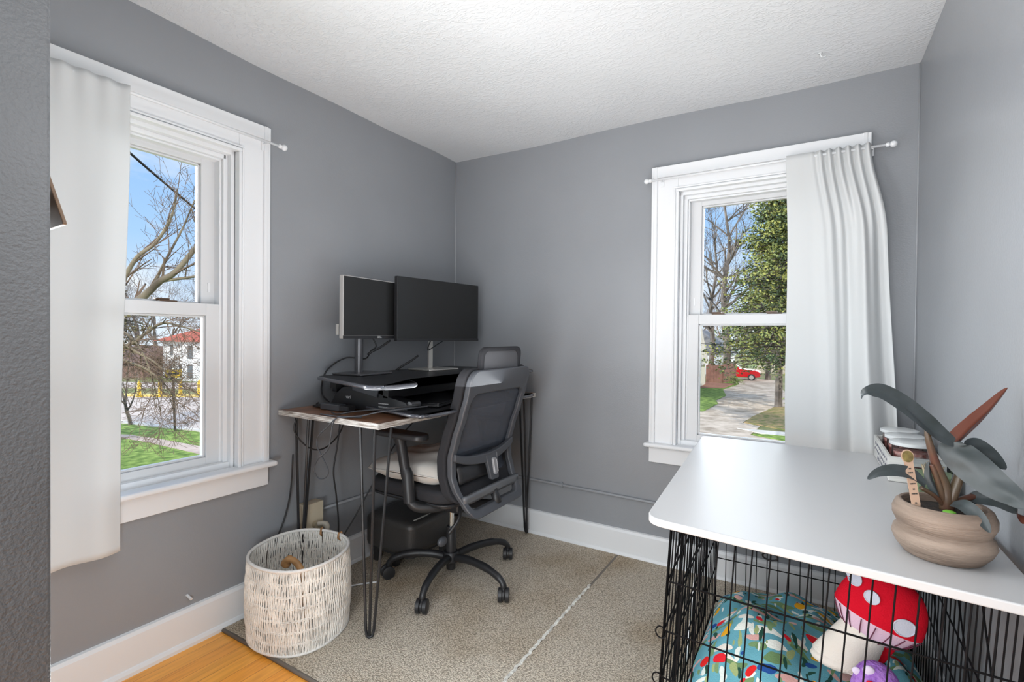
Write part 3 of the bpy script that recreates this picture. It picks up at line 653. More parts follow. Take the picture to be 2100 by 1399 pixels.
# seat
MB().slab(rrect(0.215, CY-0.245, 0.665, CY+0.245, 0.07, 8), 0.415, 0.425).slab(rrect(0.235, CY-0.215, 0.645, CY+0.215, 0.06, 8), 0.398, 0.416).build('seat_pan', plastic_m, ch, bevel=0.004)
mb = MB().slab(rrect(0.210, CY-0.25, 0.665, CY+0.25, 0.08, 8), 0.424, 0.478)
mb.build('seat', fabric_bk, ch, bevel=0.018, seg=4, smooth='auto')
MB().box((0.38, CY-0.09, 0.335), (0.60, CY+0.09, 0.400)).build('mechanism', plastic_m, ch, bevel=0.012)
MB().tube([(0.60, CY, 0.365), (0.70, CY, 0.375), (0.735, CY, 0.40), (0.712, CY, 0.445)], [0.022, 0.022, 0.02, 0.018], 12).build('back_bracket', plastic_m, ch, smooth=True)
for s in (-1, 1):
    ya = CY+s*0.285
    ar = MB().tube(spl([(0.60, CY+s*0.16, 0.402), (0.575, CY+s*0.22, 0.402), (0.53, CY+s*0.270, 0.410), (0.505, ya, 0.435), (0.497, ya, 0.47)], 5), 0.019, 12).build('armrest', plastic_m, ch, smooth=True)
    M = Matrix.Rotation(0, 4, 'Z')
    MB().tube([(0.503, ya, 0.43), (0.490, ya, 0.54), (0.480, ya, 0.555)], [0.024, 0.0235, 0.022], 14).tube([(0.484, ya, 0.53), (0.455, ya, 0.655), (0.447, ya, 0.685)], [0.0205, 0.021, 0.028], 14).build('arm_post', plastic_m, ar, smooth='auto').location = (0, 0, 0)
    MB().prism(rrect(0.315, ya-0.040, 0.585, ya+0.040, 0.036, 8), lambda p: (p[0], p[1], 0.684+0.02*(0.45-p[0])), lambda p: (p[0], p[1], 0.710-0.05*abs(p[0]-0.44)**1.5)).build('arm_pad', plastic_m, ar, bevel=0.008, seg=3, smooth='auto').location = (0, 0, 0)
# column, star base, castors
MB().lathe([(0.0125, 0.20), (0.0125, 0.34)], (CX, CY, 0), 20).build('gas_lift', chrome_m, ch, smooth='auto')
MB().lathe([(0.0225, 0.11), (0.0225, 0.235), (0.020, 0.240)], (CX, CY, 0), 24).build('lift_cover', plastic_m, ch, smooth='auto')
MB().lathe([(0.020, 0.048), (0.022, 0.075), (0.038, 0.085), (0.038, 0.120), (0.032, 0.128)], (CX, CY, 0), 28).build('hub', black_m, ch, smooth='auto')
cst = [(0.577, -0.935), (0.802, -0.695), (0.616, -0.360), (0.275, -0.375), (0.262, -0.803)]
for k, (qx, qy) in enumerate(cst):
    d = Vector((qx-CX, qy-CY, 0)); L = d.length; d.normalize(); pr = Vector((-d.y, d.x, 0))
    path = [(0.028, 0.104), (L*0.35, 0.118), (L*0.65, 0.118), (L*0.88, 0.103), (L*0.98, 0.083), (L*1.0, 0.066)]
    pts = [Vector((CX, CY, 0))+d*a+Vector((0, 0, z)) for a, z in path]
    MB().tube(spl(pts, 5), [0.0175]*6+[0.0165]*6+[0.0145]*6+[0.013]*8, 10).build('star_leg', black_m, ch, smooth=True)
    a = random.uniform(-0.9, 0.9)+(0.5 if k == 0 else 0); ax = Vector((math.cos(a), math.sin(a), 0)) if k != 1 else Vector((0.9, 0.5, 0)).normalized()
    c = Vector((qx, qy, 0.039)) + Vector((ax.y, -ax.x, 0))*0.004
    cs_ = MB().tube([c-ax*0.004+Vector((0, 0, 0)), c+ax*0.004], 0.022, 18).tube([Vector((qx, qy, 0.070)), c+Vector((0, 0, 0.01))], 0.008, 8).build('caster', plastic_m, ch, smooth='auto')
    for s in (-1, 1):
        MB().tube([c+ax*s*0.006, c+ax*s*0.0075, c+ax*s*0.021, c+ax*s*0.0235], [0.025, 0.028, 0.028, 0.022], 24).build('wheel', plastic_m, cs_, smooth='auto').location = (0, 0, 0)
MB().tube(spl([(0.60, CY-0.08, 0.375), (0.615, CY-0.11, 0.33), (0.59, CY-0.145, 0.275)], 8), 0.008, 8).build('tilt_cable', plastic_m, ch, smooth=True)
MB().ball((0.573, CY-0.165, 0.245), 0.022, 10, (0.7, 1.2, 0.9)).build('tilt_handle', plastic2_m, ch, smooth=True)

# pillow on the seat
random.seed(3)
def pil(u, v, s):
    x = -1+2*u; y = -1+2*v
    e = max(0, (1-abs(x)**3.4)*(1-abs(y)**3.4))**0.42
    w = 1+0.06*math.sin(5*y+1)*(abs(x) > 0.9)
    X = 0.385+x*0.235*(1-0.05*y*y-0.10*x*x*y*y); Y = CY+y*0.245*(1-0.06*x*x-0.10*x*x*y*y)
    z = 0.516+s*0.050*e*(1+0.13*math.sin(7*x+4*y)+0.08*math.sin(11*y-3*x))+0.012*math.sin(2.2*x+1.0)*(1 if s > 0 else 0.4)
    if s < 0: z = max(z, 0.4785)
    return (X, Y, z)
pm = MB().grid(lambda u, v: pil(u, v, 1), 30, 30).grid(lambda u, v: pil(u, v, -1), 30, 30)
po = empty('seat_pillow', (0.385, CY, 0.48), 'squashed cream-white pillow lying on the office chair seat', 'pillow')
pm.build('pillow_body', pillow_m, po, smooth=True)
MB().tube([Vector(pil(u, v, 1)) for u, v in [(i/20, 0) for i in range(20)]+[(1, i/20) for i in range(20)]+[(1-i/20, 1) for i in range(20)]+[(0, 1-i/20) for i in range(20)]], 0.003, 6, closed=True).build('piping', pillow_m, po, smooth=True)
pb = MB().grid(lambda u, v: (0.42+0.16*u, CY+0.00+0.22*v, 0.572+0.016*u+0.018*math.sin(PI*v)+0.006*math.sin(9*u+5*v)), 14, 14).build('folded_cloth', mat('pale_blue_cloth', (0.50, 0.54, 0.60), 0.9, bump=0.3, bscale=40), po, smooth=True, solid=0.012)

# ------------------------------------------------------------------ footstool
fs_ = empty('footstool', (0.19, -0.58, 0.011), 'dark leather footstool with a torn seam, standing under the desk behind the chair base', 'footstool')
MB().slab(rrect(0.035, -0.745, 0.345, -0.415, 0.045, 6), 0.085, 0.240).build('cushion', leather_m, fs_, bevel=0.026, seg=5, smooth='auto')
MB().slab(rrect(0.06, -0.72, 0.32, -0.44, 0.03), 0.070, 0.088).build('frame', ink_m, fs_)
for x, y in ((0.085, -0.70), (0.205, -0.70), (0.30, -0.47), (0.085, -0.47)):
    MB().box((x-0.014, y-0.014, 0.011), (x+0.014, y+0.014, 0.072)).build('leg', ink_m, fs_, bevel=0.002)
MB().prism([(0.305, -0.69), (0.314, -0.68), (0.315, -0.61), (0.309, -0.57), (0.304, -0.62)], lambda p: (p[0], p[1], 0.238), lambda p: (p[0], p[1], 0.2412)).box((0.305, -0.54, 0.2395), (0.309, -0.52, 0.2412)).build('tear', cream_felt, fs_)

# ------------------------------------------------------------------ basket
bk = empty('woven_basket', (0.250, -1.243, 0.011), 'tall white woven rope basket standing on the carpet in front of the desk legs', 'basket')
BX, BY = 0.250, -1.243; ang = math.radians(-35)
def bpt(a, z, dr=0.0):
    t = z/0.285
    ra = 0.184*(1.0+0.045*math.sin(PI*t))+dr; rb = 0.168*(1.0+0.045*math.sin(PI*t))+dr
    k = 1+0.02*math.cos(4*a)
    x = ra*math.cos(a)*k; y = rb*math.sin(a)*k
    return Vector((BX+x*math.cos(ang)-y*math.sin(ang), BY+x*math.sin(ang)+y*math.cos(ang), 0.012+z))
random.seed(5)
mb = MB(); n = 215
for i in range(n):
    a = 2*PI*i/n; ph = random.uniform(0, 6)
    pts = []
    for j in range(27):
        z = 0.285*j/26
        pts.append(bpt(a+0.006*math.sin(z*50+ph)+random.uniform(-0.007, 0.007), z, 0.0020*math.sin(z*PI/0.0475+(PI if i % 2 else 0))))
    mb.tube(pts, 0.0030, 4, caps=False)
for j in range(1, 7):
    z = 0.285*j/7
    for dz in (-0.0022, 0.0022): mb.tube([bpt(2*PI*i/80, z+dz+0.002*math.sin(i*1.3), 0.0005) for i in range(80)], 0.0022, 4, closed=True)
mb.build('woven_wall', rope_m, bk, smooth=True)
MB().tube([bpt(2*PI*i/80, 0.287) for i in range(80)], 0.0058, 8, closed=True).build('rim', ropew_m, bk, smooth=True)
MB().tube([bpt(2*PI*i/80, 0.004) for i in range(80)], 0.0052, 8, closed=True).build('base_ring', ropew_m, bk, smooth=True)
MB().prism([tuple(bpt(2*PI*i/60, 0.004, -0.004))[:2] for i in range(60)], lambda p: (p[0], p[1], 0.013), lambda p: (p[0], p[1], 0.019)).build('bottom', rope_m, bk)
fm = mat('basket_wire', (0.10, 0.08, 0.06), 0.6)
for a in (1.6, 2.6, 3.9, 5.2): MB().tube([bpt(a, 0.285*j/10, -0.001) for j in range(11)], 0.0022, 6).build('frame_rod', fm, bk)
for da in (2.05, 2.62):
    a = da
    MB().tube([bpt(a, 0.287, 0.004)+Vector((0, 0, 0.009)), bpt(a, 0.275, 0.012), bpt(a, 0.262, 0.0), bpt(a, 0.275, -0.010), bpt(a, 0.287, -0.004)+Vector((0, 0, 0.009))], 0.0042, 6).build('leather_tie', strap_m, bk, smooth=True)
hnd = MB().tube(spl([(0.205, -1.272, 0.240), (0.222, -1.268, 0.262), (0.250, -1.262, 0.258), (0.276, -1.256, 0.232), (0.290, -1.25, 0.18), (0.295, -1.245, 0.035)], 6), [0.0175]*4+[0.015]*4+[0.0115]*4+[0.0115]*6+[0.012]*8+[0.0125]*5, 14).build('carved_wood_chew', chew_m, smooth=True)
tag(hnd, 'curved tan piece of carved wood poking up inside the white basket', 'wooden chew')

# ------------------------------------------------------------------ dog crate
cr = empty('dog_crate', (1.85, -0.75, 0.0), 'black wire dog crate holding a floral blanket and plush mushrooms', 'dog crate')
FLt, FLb = Vector((1.592, -1.232, 0.662)), Vector((1.552, -1.215, 0.03))
FRt, FRb = Vector((2.175, -1.272, 0.662)), Vector((2.140, -1.245, 0.03))
BLt, BLb = Vector((1.548, -0.262, 0.662)), Vector((1.546, -0.262, 0.03))
BRt, BRb = Vector((2.172, -0.252, 0.662)), Vector((2.172, -0.252, 0.03))
def panel(name, at_, bt_, ab_, bb_, nv, hs, r=0.0017, braces=()):
    m = MB()
    P = lambda u, v: (ab_*(1-u)+bb_*u)*(1-v)+(at_*(1-u)+bt_*u)*v
    for i in range(nv+1):
        u = i/nv; heavy = i in (0, nv)
        m.tube([P(u, 0), P(u, 1)], 0.0034 if heavy else r, 5)
    for v in hs: m.tube([P(0, v), P(1, v)], 0.0032 if v in (0, 1) else 0.0021, 5)
    for (u0, v0, u1, v1) in braces: m.tube([P(u0, v0), P(u1, v1)], 0.0019, 5)
    return m.build(name, wire_m, cr, smooth='auto')
panel('front_panel', FLt, FRt, FLb, FRb, 17, [0, 0.20, 0.42, 0.60, 0.79, 0.985, 1])
panel('rear_panel', BLt, BRt, BLb, BRb, 17, [0, 0.28, 0.70, 1])
panel('side_panel', FLt, BLt, FLb, BLb, 24, [0, 0.22, 0.42, 0.60, 0.79, 1], braces=[(0.02, 0.72, 0.24, 0.98), (0.02, 0.40, 0.28, 0.86), (0.05, 0.05, 0.4, 0.75)])
panel('side_panel', FRt, BRt, FRb, BRb, 24, [0, 0.42, 0.60, 1], braces=[(0.12, 0.35, 0.55, 0.98), (0.02, 0.50, 0.30, 0.98), (0.3, 0.05, 0.85, 0.95)])
m = MB()
for i in range(1, 26):
    u = i/26; m.tube([FLt*(1-u)+BLt*u, FRt*(1-u)+BRt*u], 0.0019, 5)
for i in range(4):
    u = i/3; m.tube([FLt*(1-u)+FRt*u, BLt*(1-u)+BRt*u], 0.003, 5)
m.build('top_panel', wire_m, cr)
# door inside the left panel with latches
m = MB()
Dp = lambda u, v: (FLb*(1-u)+BLb*u)*(1-v)+(FLt*(1-u)+BLt*u)*v+Vector((-0.006, 0, 0))
m.tube([Dp(u, v) for u, v in ((0.22, 0.08), (0.22, 0.90), (0.76, 0.90), (0.76, 0.08))], 0.0034, 6, closed=True)
for v in (0.25, 0.42, 0.60, 0.76): m.tube([Dp(0.22, v), Dp(0.76, v)], 0.0022, 5)
for i in range(1, 9): m.tube([Dp(0.22+0.54*i/9, 0.08), Dp(0.22+0.54*i/9, 0.90)], 0.0017, 5)
dr = m.build('crate_door', wire_m, cr)
for v in (0.50, 0.80): MB().tube([Dp(0.20, v)+Vector((-0.006, 0, 0)), Dp(0.30, v)+Vector((-0.006, 0, 0)), Dp(0.30, v+0.04)+Vector((-0.010, 0, 0)), Dp(0.24, v+0.03)+Vector((-0.01, 0, 0))], 0.0026, 6).build('latch', wire_m, dr).location = (0, 0, 0)
MB().tube([Dp(0.42, 0.10), Dp(0.63, 0.90)], 0.0022, 6).build('bright_rod', trim_m, dr).location = (0, 0, 0)
for z in (0.60, 0.42):
    p = FLb*(1-z)+FLt*z
    MB().tube([p+Vector((0.012*math.cos(a)-0.006, -0.004, 0.014*math.sin(a)-0.004)) for a in [2*PI*k/14 for k in range(14)]], 0.0018, 5, closed=True).build('wire_ring', wire_m, cr)
p = FLt*0.65+FRt*0.35+Vector((0, 0, -0.012))
MB().tube([p+Vector((0.014*math.cos(a), -0.003, 0.008*math.sin(a)-0.004)) for a in [2*PI*k/14 for k in range(14)]], 0.0018, 5, closed=True).build('wire_ring', wire_m, cr)
MB().slab(rrect(1.56, -1.22, 2.15, -0.27, 0.02), 0.014, 0.022).build('tray', plastic_m, cr)
# table top on the crate
bp_ = rpoly([(1.541, -1.268), (2.192, -1.330), (2.192, -0.205), (1.476, -0.205)][::1], [0.045, 0.02, 0.02, 0.03], 8)
tt = MB().slab(bp_, 0.667, 0.685).build('crate_top', board_m, bevel=0.003, seg=3)
tag(tt, 'white laminate table top with rounded corners resting on the wire dog crate', 'table top')
# blanket
def bl(u, v):
    x = 1.572+u*0.52; y = -1.175+v*0.885
    b = (math.sin(PI*min(1, max(0, u)))**0.35)*(math.sin(PI*min(1, max(0, v)))**0.35)
    z = 0.045+b*(0.125+0.055*math.exp(-((u-0.12)/0.25)**2-((v-0.45)/0.35)**2)+0.045*math.exp(-((u-0.5)/0.3)**2-((v-0.3)/0.25)**2))
    z += 0.012*math.sin(13*u+9*v)*b+0.008*math.sin(27*u-14*v+1)*b+0.010*math.sin(6*u-16*v)*b
    z += 0.055*b
    return (x, y, z)
blk = MB().grid(bl, 90, 120).build('floral_blanket', floral_m, smooth=True, solid=0.008); tag(blk, 'teal fleece blanket with colourful flowers and leaves, heaped inside the dog crate', 'blanket')
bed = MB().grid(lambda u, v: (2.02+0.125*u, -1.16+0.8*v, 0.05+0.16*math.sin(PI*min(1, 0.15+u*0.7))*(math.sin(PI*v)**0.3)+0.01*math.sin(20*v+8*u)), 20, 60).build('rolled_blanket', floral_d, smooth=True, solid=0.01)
tag(bed, 'second piece of floral blanket bunched at the wall side of the crate', 'blanket')
# plush mushroom
pmu = empty('plush_mushroom', (1.98, -0.95, 0.18), 'big red plush mushroom cushion with pale spots, leaning inside the dog crate', 'plush toy')
# axes roughly facing the camera
F = Vector((0.10, 1.0, 0)).normalized(); Rr = Vector((0.995, -0.10, 0)); U = Vector((0, 0, 1))
tilt = math.radians(-17)
Rm = (Rr*math.cos(tilt)+U*math.sin(tilt)); Um = (-Rr*math.sin(tilt)+U*math.cos(tilt))
C0 = Vector((2.015, -0.91, 0.438))
def W3(a, b, c): return C0+(Rm*a+F*b+Um*c)*0.88
def dome(u, v):
    a = 2*PI*u; t = v*PI/2
    ex = 0.104*math.cos(t)**0.75; return W3(ex*math.cos(a), 0.060*math.cos(t)**0.75*math.sin(a), -0.020+0.125*math.sin(t)**0.9)
MB().grid(dome, 40, 16).build('cap', red_felt, pmu, smooth=True)
def gill(u, v):
    a = 2*PI*u; k = 1-v*0.45
    return W3(0.103*k*math.cos(a), 0.060*k*math.sin(a), -0.020-0.055*math.sin(v*PI/2))
MB().grid(gill, 40, 8).build('gills', lilac_felt, pmu, smooth=True)
m = MB()
for i in range(9):
    a = PI+PI*(i+0.7)/9.4
    m.tube([W3(0.104*(1-v*0.45)*math.cos(a)*1.01, 0.0605*(1-v*0.45)*math.sin(a)*1.02, -0.022-0.055*math.sin(v*PI/2)) for v in (0.02, 0.3, 0.6, 0.9)], 0.0012, 5)
m.build('gill_stitching', dark_line, pmu)
def stemf(u, v):
    a = 2*PI*u; r = 0.050+0.020*v; return W3(r*1.05*math.cos(a)-0.012-0.02*v, 0.042*math.sin(a), -0.060-0.135*v)
MB().grid(stemf, 30, 10).ball(W3(-0.032, 0, -0.19), 0.068, 10, (1.0, 0.6, 0.35)).build('stem', cream_felt, pmu, smooth=True)
def spot(a, c, r, rx=1.0):
    # disc on the front of the dome
    t = math.asin(max(0, min(1, ((c+0.020)/0.125)))**(1/0.9)); 
    ex = math.cos(t)**0.75
    s_ = max(-1, min(1, a/(0.104*ex))); b = -0.060*ex*math.sqrt(max(0, 1-s_*s_))
    return (a, b, c)
for (a, c, r) in ((-0.032, 0.045, 0.0155), (0.052, 0.010, 0.0215), (-0.080, 0.062, 0.016)):
    m = MB(); ring = []; vs = [W3(*[q+(0, -0.003, 0)[i] for i, q in enumerate(spot(a, c, 0))])]
    for k in range(24):
        an = 2*PI*k/24; q = spot(a+r*math.cos(an)*1.1, c+r*math.sin(an), 0); vs.append(W3(q[0], q[1]-0.003, q[2]))
    m.add(vs, [(0, k+1, (k+1) % 24+1) for k in range(24)])
    m.tube(vs[1:], 0.0016, 5, closed=True)
    m.build('spot', spot_felt, pmu, smooth=True)
MB().prism([(0.03, -0.10), (0.075, -0.07), (0.06, -0.15), (0.03, -0.17)], lambda p: W3(p[0], 0.03, p[1]), lambda p: W3(p[0], 0.05, p[1])).build('back_panel', red_felt, pmu, bevel=0.004)
# purple plush
pp = empty('plush_mushroom', (2.02, -0.97, 0.16), 'small fuzzy purple plush toy with pale spots in front of the red mushroom', 'plush toy')
PC = Vector((2.000, -1.025, 0.322))
MB().ball(PC, 0.047, 14, (0.95, 0.8, 1.0)).ball(PC+Vector((-0.004, 0, -0.02)), 0.046, 12, (1.0, 0.8, 1.0)).build('body', purple_felt, pp, smooth=True)
MB().ball(PC+Vector((0.02, -0.005, -0.085)), 0.048, 12, (1.05, 0.8, 0.75)).build('base', cream_felt, pp, smooth=True)
for dx_, dz, r in ((-0.036, -0.022, 0.017), (-0.016, 0.034, 0.012), (-0.038, 0.022, 0.009)):
    MB().ball(PC+Vector((dx_, -0.026+abs(dx_)*0.35, dz)), r, 8, (1, 0.5, 1)).build('spot', mat('pale_lilac', (0.70, 0.62, 0.80), 0.9), pp, smooth=True)
MB().ball(PC+Vector((-0.014, -0.040, 0.020)), 0.006, 8, (1.4, 0.6, 0.7)).build('mouth', red_felt, pp, smooth=True)

# ------------------------------------------------------------------ things on the table top
TZ = 0.685
# planter
pl = empty('potted_plant', (2.079, -1.165, TZ), 'dark-leaved philodendron in a ribbed terracotta bowl at the table front', 'potted plant')
prof = [(0.052, 0.0), (0.060, 0.004), (0.072, 0.020), (0.0775, 0.034), (0.075, 0.046), (0.069, 0.053), (0.072, 0.060), (0.078, 0.072), (0.0785, 0.084), (0.073, 0.097), (0.067, 0.102), (0.063, 0.101), (0.062, 0.092), (0.060, 0.082)]
prof2 = []
for i in range(len(prof)-1):
    for k in range(3): t = k/3; prof2.append((prof[i][0]*(1-t)+prof[i+1][0]*t, prof[i][1]*(1-t)+prof[i+1][1]*t))
prof2.append(prof[-1])
MB().lathe(prof2, (2.083, -1.165, TZ), 64, wob=lambda a, z: 1+0.010*math.sin(a*2+z*60)).build('pot', pot_m, pl, smooth=True)
MB().lathe([(0.0001, 0.090), (0.03, 0.092), (0.0635, 0.086), (0.0635, 0.082)], (2.083, -1.165, TZ), 40).build('soil', soil_m, pl, smooth=True)
def leaf(path, w, side, fold=0.25, curl=0.0, name='leaf', flip=False):
    P = spl(path, 8); n_ = len(P)-1; side = Vector(side).normalized()
    def f(u, v):
        i = min(n_, int(round(v*n_))); p = P[i]; t = (P[min(i+1, n_)]-P[max(i-1, 0)]).normalized()
        s = (side-t*side.dot(t)).normalized(); nn = t.cross(s)
        ww = w*(math.sin(PI*min(1, v*0.93+0.07))**0.62)*(1-0.25*v); q = (u-0.5)*2
        return p+s*ww*q*(1-curl*abs(q)*0.3)+nn*(abs(q)*fold*ww+0.05*ww*math.sin(v*14+q*3))
    m = MB().grid(f, 8, n_)
    if flip: m.f = [q[::-1] for q in m.f]
    return m.build(name, leaf_m, pl, smooth=True, recalc=False)
b0 = Vector((2.088, -1.168, 0.775))
def stalk(pts, r0, r1):
    P = spl(pts, 6); k = len(P); MB().tube(P, [r0+(r1-r0)*i/(k-1) for i in range(k)], 10).build('stalk', stem_m, pl, smooth=True)
stalk([b0, (2.084, -1.171, 0.82), (2.068, -1.180, 0.865), (2.056, -1.188, 0.91), (2.053, -1.189, 0.928)], 0.0115, 0.0035)
stalk([b0, (2.100, -1.166, 0.82), (2.110, -1.162, 0.86), (2.102, -1.163, 0.885)], 0.0105, 0.006)
stalk([b0, (2.078, -1.176, 0.81), (2.068, -1.182, 0.845), (2.062, -1.184, 0.862)], 0.006, 0.0045)
stalk([b0, (2.11, -1.158, 0.795), (2.145, -1.140, 0.808)], 0.006, 0.0055)
stalk([b0, (2.070, -1.18, 0.80), (2.045, -1.195, 0.818)], 0.004, 0.004)
leaf([(2.096, -1.168, 0.904), (2.075, -1.178, 0.918), (2.049, -1.190, 0.941), (2.013, -1.211, 0.975), (1.978, -1.232, 0.998), (1.956, -1.246, 0.998), (1.946, -1.252, 0.985)], 0.021, (-0.35, -0.55, -0.75), 0.35, flip=True)
leaf([(2.091, -1.166, 0.888), (2.104, -1.158, 0.908), (2.130, -1.142, 0.938), (2.158, -1.126, 0.972), (2.184, -1.110, 1.010)], 0.0145, (0.75, 0.30, -0.55), 1.0, flip=True)
leaf([(2.094, -1.164, 0.905), (2.098, -1.168, 0.890), (2.118, -1.175, 0.868), (2.145, -1.185, 0.842), (2.170, -1.198, 0.824), (2.183, -1.212, 0.808)], 0.033, (-0.55, -0.10, -0.83), 0.15)
leaf([(2.118, -1.128, 0.895), (2.135, -1.120, 0.893), (2.160, -1.112, 0.876), (2.185, -1.105, 0.852)], 0.020, (-0.30, 0.30, -0.9), 0.2)
leaf([(2.052, -1.192, 0.822), (2.030, -1.202, 0.842), (2.000, -1.222, 0.850), (1.975, -1.236, 0.845), (1.958, -1.246, 0.832)], 0.013, (-0.15, -0.5, -0.85), 0.4, flip=True)
leaf([(2.092, -1.185, 0.792), (2.105, -1.205, 0.797), (2.122, -1.222, 0.784), (2.134, -1.236, 0.764)], 0.014, (0.7, 0.3, 0.6), 0.2, flip=True)
leaf([(2.125, -1.150, 0.800), (2.155, -1.165, 0.808), (2.178, -1.185, 0.796), (2.184, -1.200, 0.778)], 0.018, (0.5, -0.3, -0.8), 0.2)
leaf([(2.074, -1.180, 0.80), (2.060, -1.186, 0.835), (2.058, -1.186, 0.868)], 0.008, (0.8, 0.3, 0.1), 0.8)
leaf([(2.098, -1.160, 0.80), (2.112, -1.157, 0.85), (2.114, -1.155, 0.884)], 0.010, (0.8, 0.3, 0.1), 0.9)
leaf([(2.11, -1.158, 0.79), (2.14, -1.142, 0.803), (2.168, -1.125, 0.812)], 0.010, (0.1, -0.6, -0.7), 0.6)
MB().ball((2.085, -1.205, 0.781), 0.008, 6, (1.3, 1, 0.5)).build('sprout', mat('bright_green', (0.15, 0.40, 0.04), 0.5), pl, smooth=True)
tg = empty('plant_tag', (2.040, -1.19, 0.77), 'small round-topped wooden plant tag stuck in the soil of the terracotta bowl', 'plant tag')
Mt = Matrix.Translation((2.041, -1.2065, 0.762)) @ Matrix.Rotation(math.radians(-9), 4, (0.0, 1.0, 0.0)) @ Matrix.Rotation(math.radians(14), 4, 'Z') @ Matrix.Diagonal((0.78, 1, 0.95, 1))
sh = [(-0.003, 0.0), (0.003, 0.0), (0.009, 0.028), (0.0095, 0.115), (-0.0095, 0.115), (-0.009, 0.028)]
MB().prism(sh, lambda p: Mt @ Vector((p[0], 0, p[1])), lambda p: Mt @ Vector((p[0], 0.0015, p[1]))).build('blade', tagwood_m, tg)
def disc(r, y0, y1, zc): return MB().prism([(r*math.cos(2*PI*k/28), zc+r*math.sin(2*PI*k/28)) for k in range(28)], lambda p: Mt @ Vector((p[0], y0, p[1])), lambda p: Mt @ Vector((p[0], y1, p[1])))
disc(0.0135, -0.0002, 0.0017, 0.122).build('round_head', tagwood_m, tg)
disc(0.0115, -0.0012, -0.0002, 0.122).build('printed_badge', mat('olive_print', (0.10, 0.07, 0.02), 0.5, col2=(0.22, 0.17, 0.05), vscale=90), tg)
m = MB()
for z, w in ((0.098, 0.004), (0.090, 0.011), (0.078, 0.003), (0.068, 0.011), (0.057, 0.003), (0.048, 0.011), (0.030, 0.004)):
    x = -w/2
    while x < w/2: 
        ww = random.uniform(0.001, 0.0022); m.box((x, -0.0008, z-0.0012), (x+ww, -0.0001, z+0.0012), Mt); x += ww+0.0008
m.build('print', ink_m, tg)

# whitewashed wooden box with three lidded tubs
wb = empty('wooden_box', (2.125, -0.41, TZ), 'whitewashed wooden box with slot handle and dark script, on the table against the wall', 'box')
x0, x1, y0, y1, zt = 2.062, 2.192, -0.600, -0.222, 0.758
def lid_side(y):
    m = MB(); t = 0.008
    m.box((x0, y, TZ+0.001), (x1, y+t, 0.722)).box((x0, y, 0.735), (x1, y+t, zt)).box((x0, y, 0.722), (2.102, y+t, 0.735)).box((2.152, y, 0.722), (x1, y+t, 0.735))
    return m
lid_side(y0).build('end_board', crate_w, wb, bevel=0.001); lid_side(y1-0.008).build('end_board', crate_w, wb, bevel=0.001)
MB().box((x0, y0+0.008, TZ+0.001), (x0+0.007, y1-0.008, zt)).build('side_board', crate_w, wb, bevel=0.001)
MB().box((x1-0.007, y0+0.008, TZ+0.001), (x1, y1-0.008, zt)).build('side_board', crate_w, wb, bevel=0.001)
MB().box((x0+0.007, y0+0.008, TZ+0.001), (x1-0.007, y1-0.008, TZ+0.006)).build('floor_board', crate_w, wb)
random.seed(12); m = MB()
for row, (za, ya, yb) in enumerate(((0.738, -0.56, -0.27), (0.718, -0.58, -0.25), (0.700, -0.52, -0.33))):
    y = ya
    while y < yb:
        L = random.uniform(0.012, 0.030); k = 10
        m.tube([(x0-0.0006, y+L*i/k, za+0.0065*math.sin(i*2.1+row)*(0.5+0.5*math.cos(i*0.9))) for i in range(k+1)], 0.0006, 4); y += L+0.014
m.build('script', mat('grey_ink', (0.16, 0.16, 0.19), 0.7), wb)
def tub(y, x=2.126, r=0.049, label=''):
    t = empty('food_tub', (0, 0, 0), label, 'tub', 'clear tubs in the whitewashed box')
    hexa = lambda r_: rpoly([(r_*math.cos(PI/8+k*PI/4), r_*math.sin(PI/8+k*PI/4)) for k in range(8)], 0.006, 3)
    H0, H1 = 0.0, 0.092
    MB().slab(hexa(r), H0, H1).build('tub_wall', jar_m, t)
    MB().slab(hexa(r-0.003), H0+0.002, H1-0.022).build('contents', pink_m, t)
    MB().lathe([(r+0.001, H1-0.004), (r+0.004, H1-0.002), (r+0.004, H1+0.007), (r-0.004, H1+0.010), (0.001, H1+0.009)], (0, 0, 0), 36).build('lid', mat('cloudy_lid', (0.66, 0.68, 0.68), 0.25), t, smooth='auto')
    t.location = (x, y, TZ+0.0065); return t
tub(-0.278, label='clear tub of pink pellets with cloudy lid, deepest in the whitewashed box')
tub(-0.392, label='clear tub of pink pellets with cloudy lid, middle one in the whitewashed box')
tub(-0.506, label='clear tub of pink pellets with cloudy lid, nearest the slot handle')
gj = empty('glass_jar', (2.145, -0.70, TZ), 'square glass jar with pale green lower half holding wooden picks, behind the plant', 'jar')
MB().slab(rrect(2.098, -0.745, 2.190, -0.655, 0.012), TZ+0.001, TZ+0.088).build('jar_wall', jar_m, gj)
MB().slab(rrect(2.101, -0.742, 2.187, -0.658, 0.011), TZ+0.004, TZ+0.058).build('green_wax', green_m, gj)
m = MB(); random.seed(4)
for i in range(26):
    x, y = random.uniform(2.125, 2.165), random.uniform(-0.72, -0.68)
    m.tube([(x, y, TZ+0.056), (x+random.uniform(-0.008, 0.008), y+random.uniform(-0.008, 0.008), TZ+0.082+random.uniform(-0.004, 0.006))], 0.0014, 5)
m.build('pick_cluster', pick_m, gj)

exec_ext = True
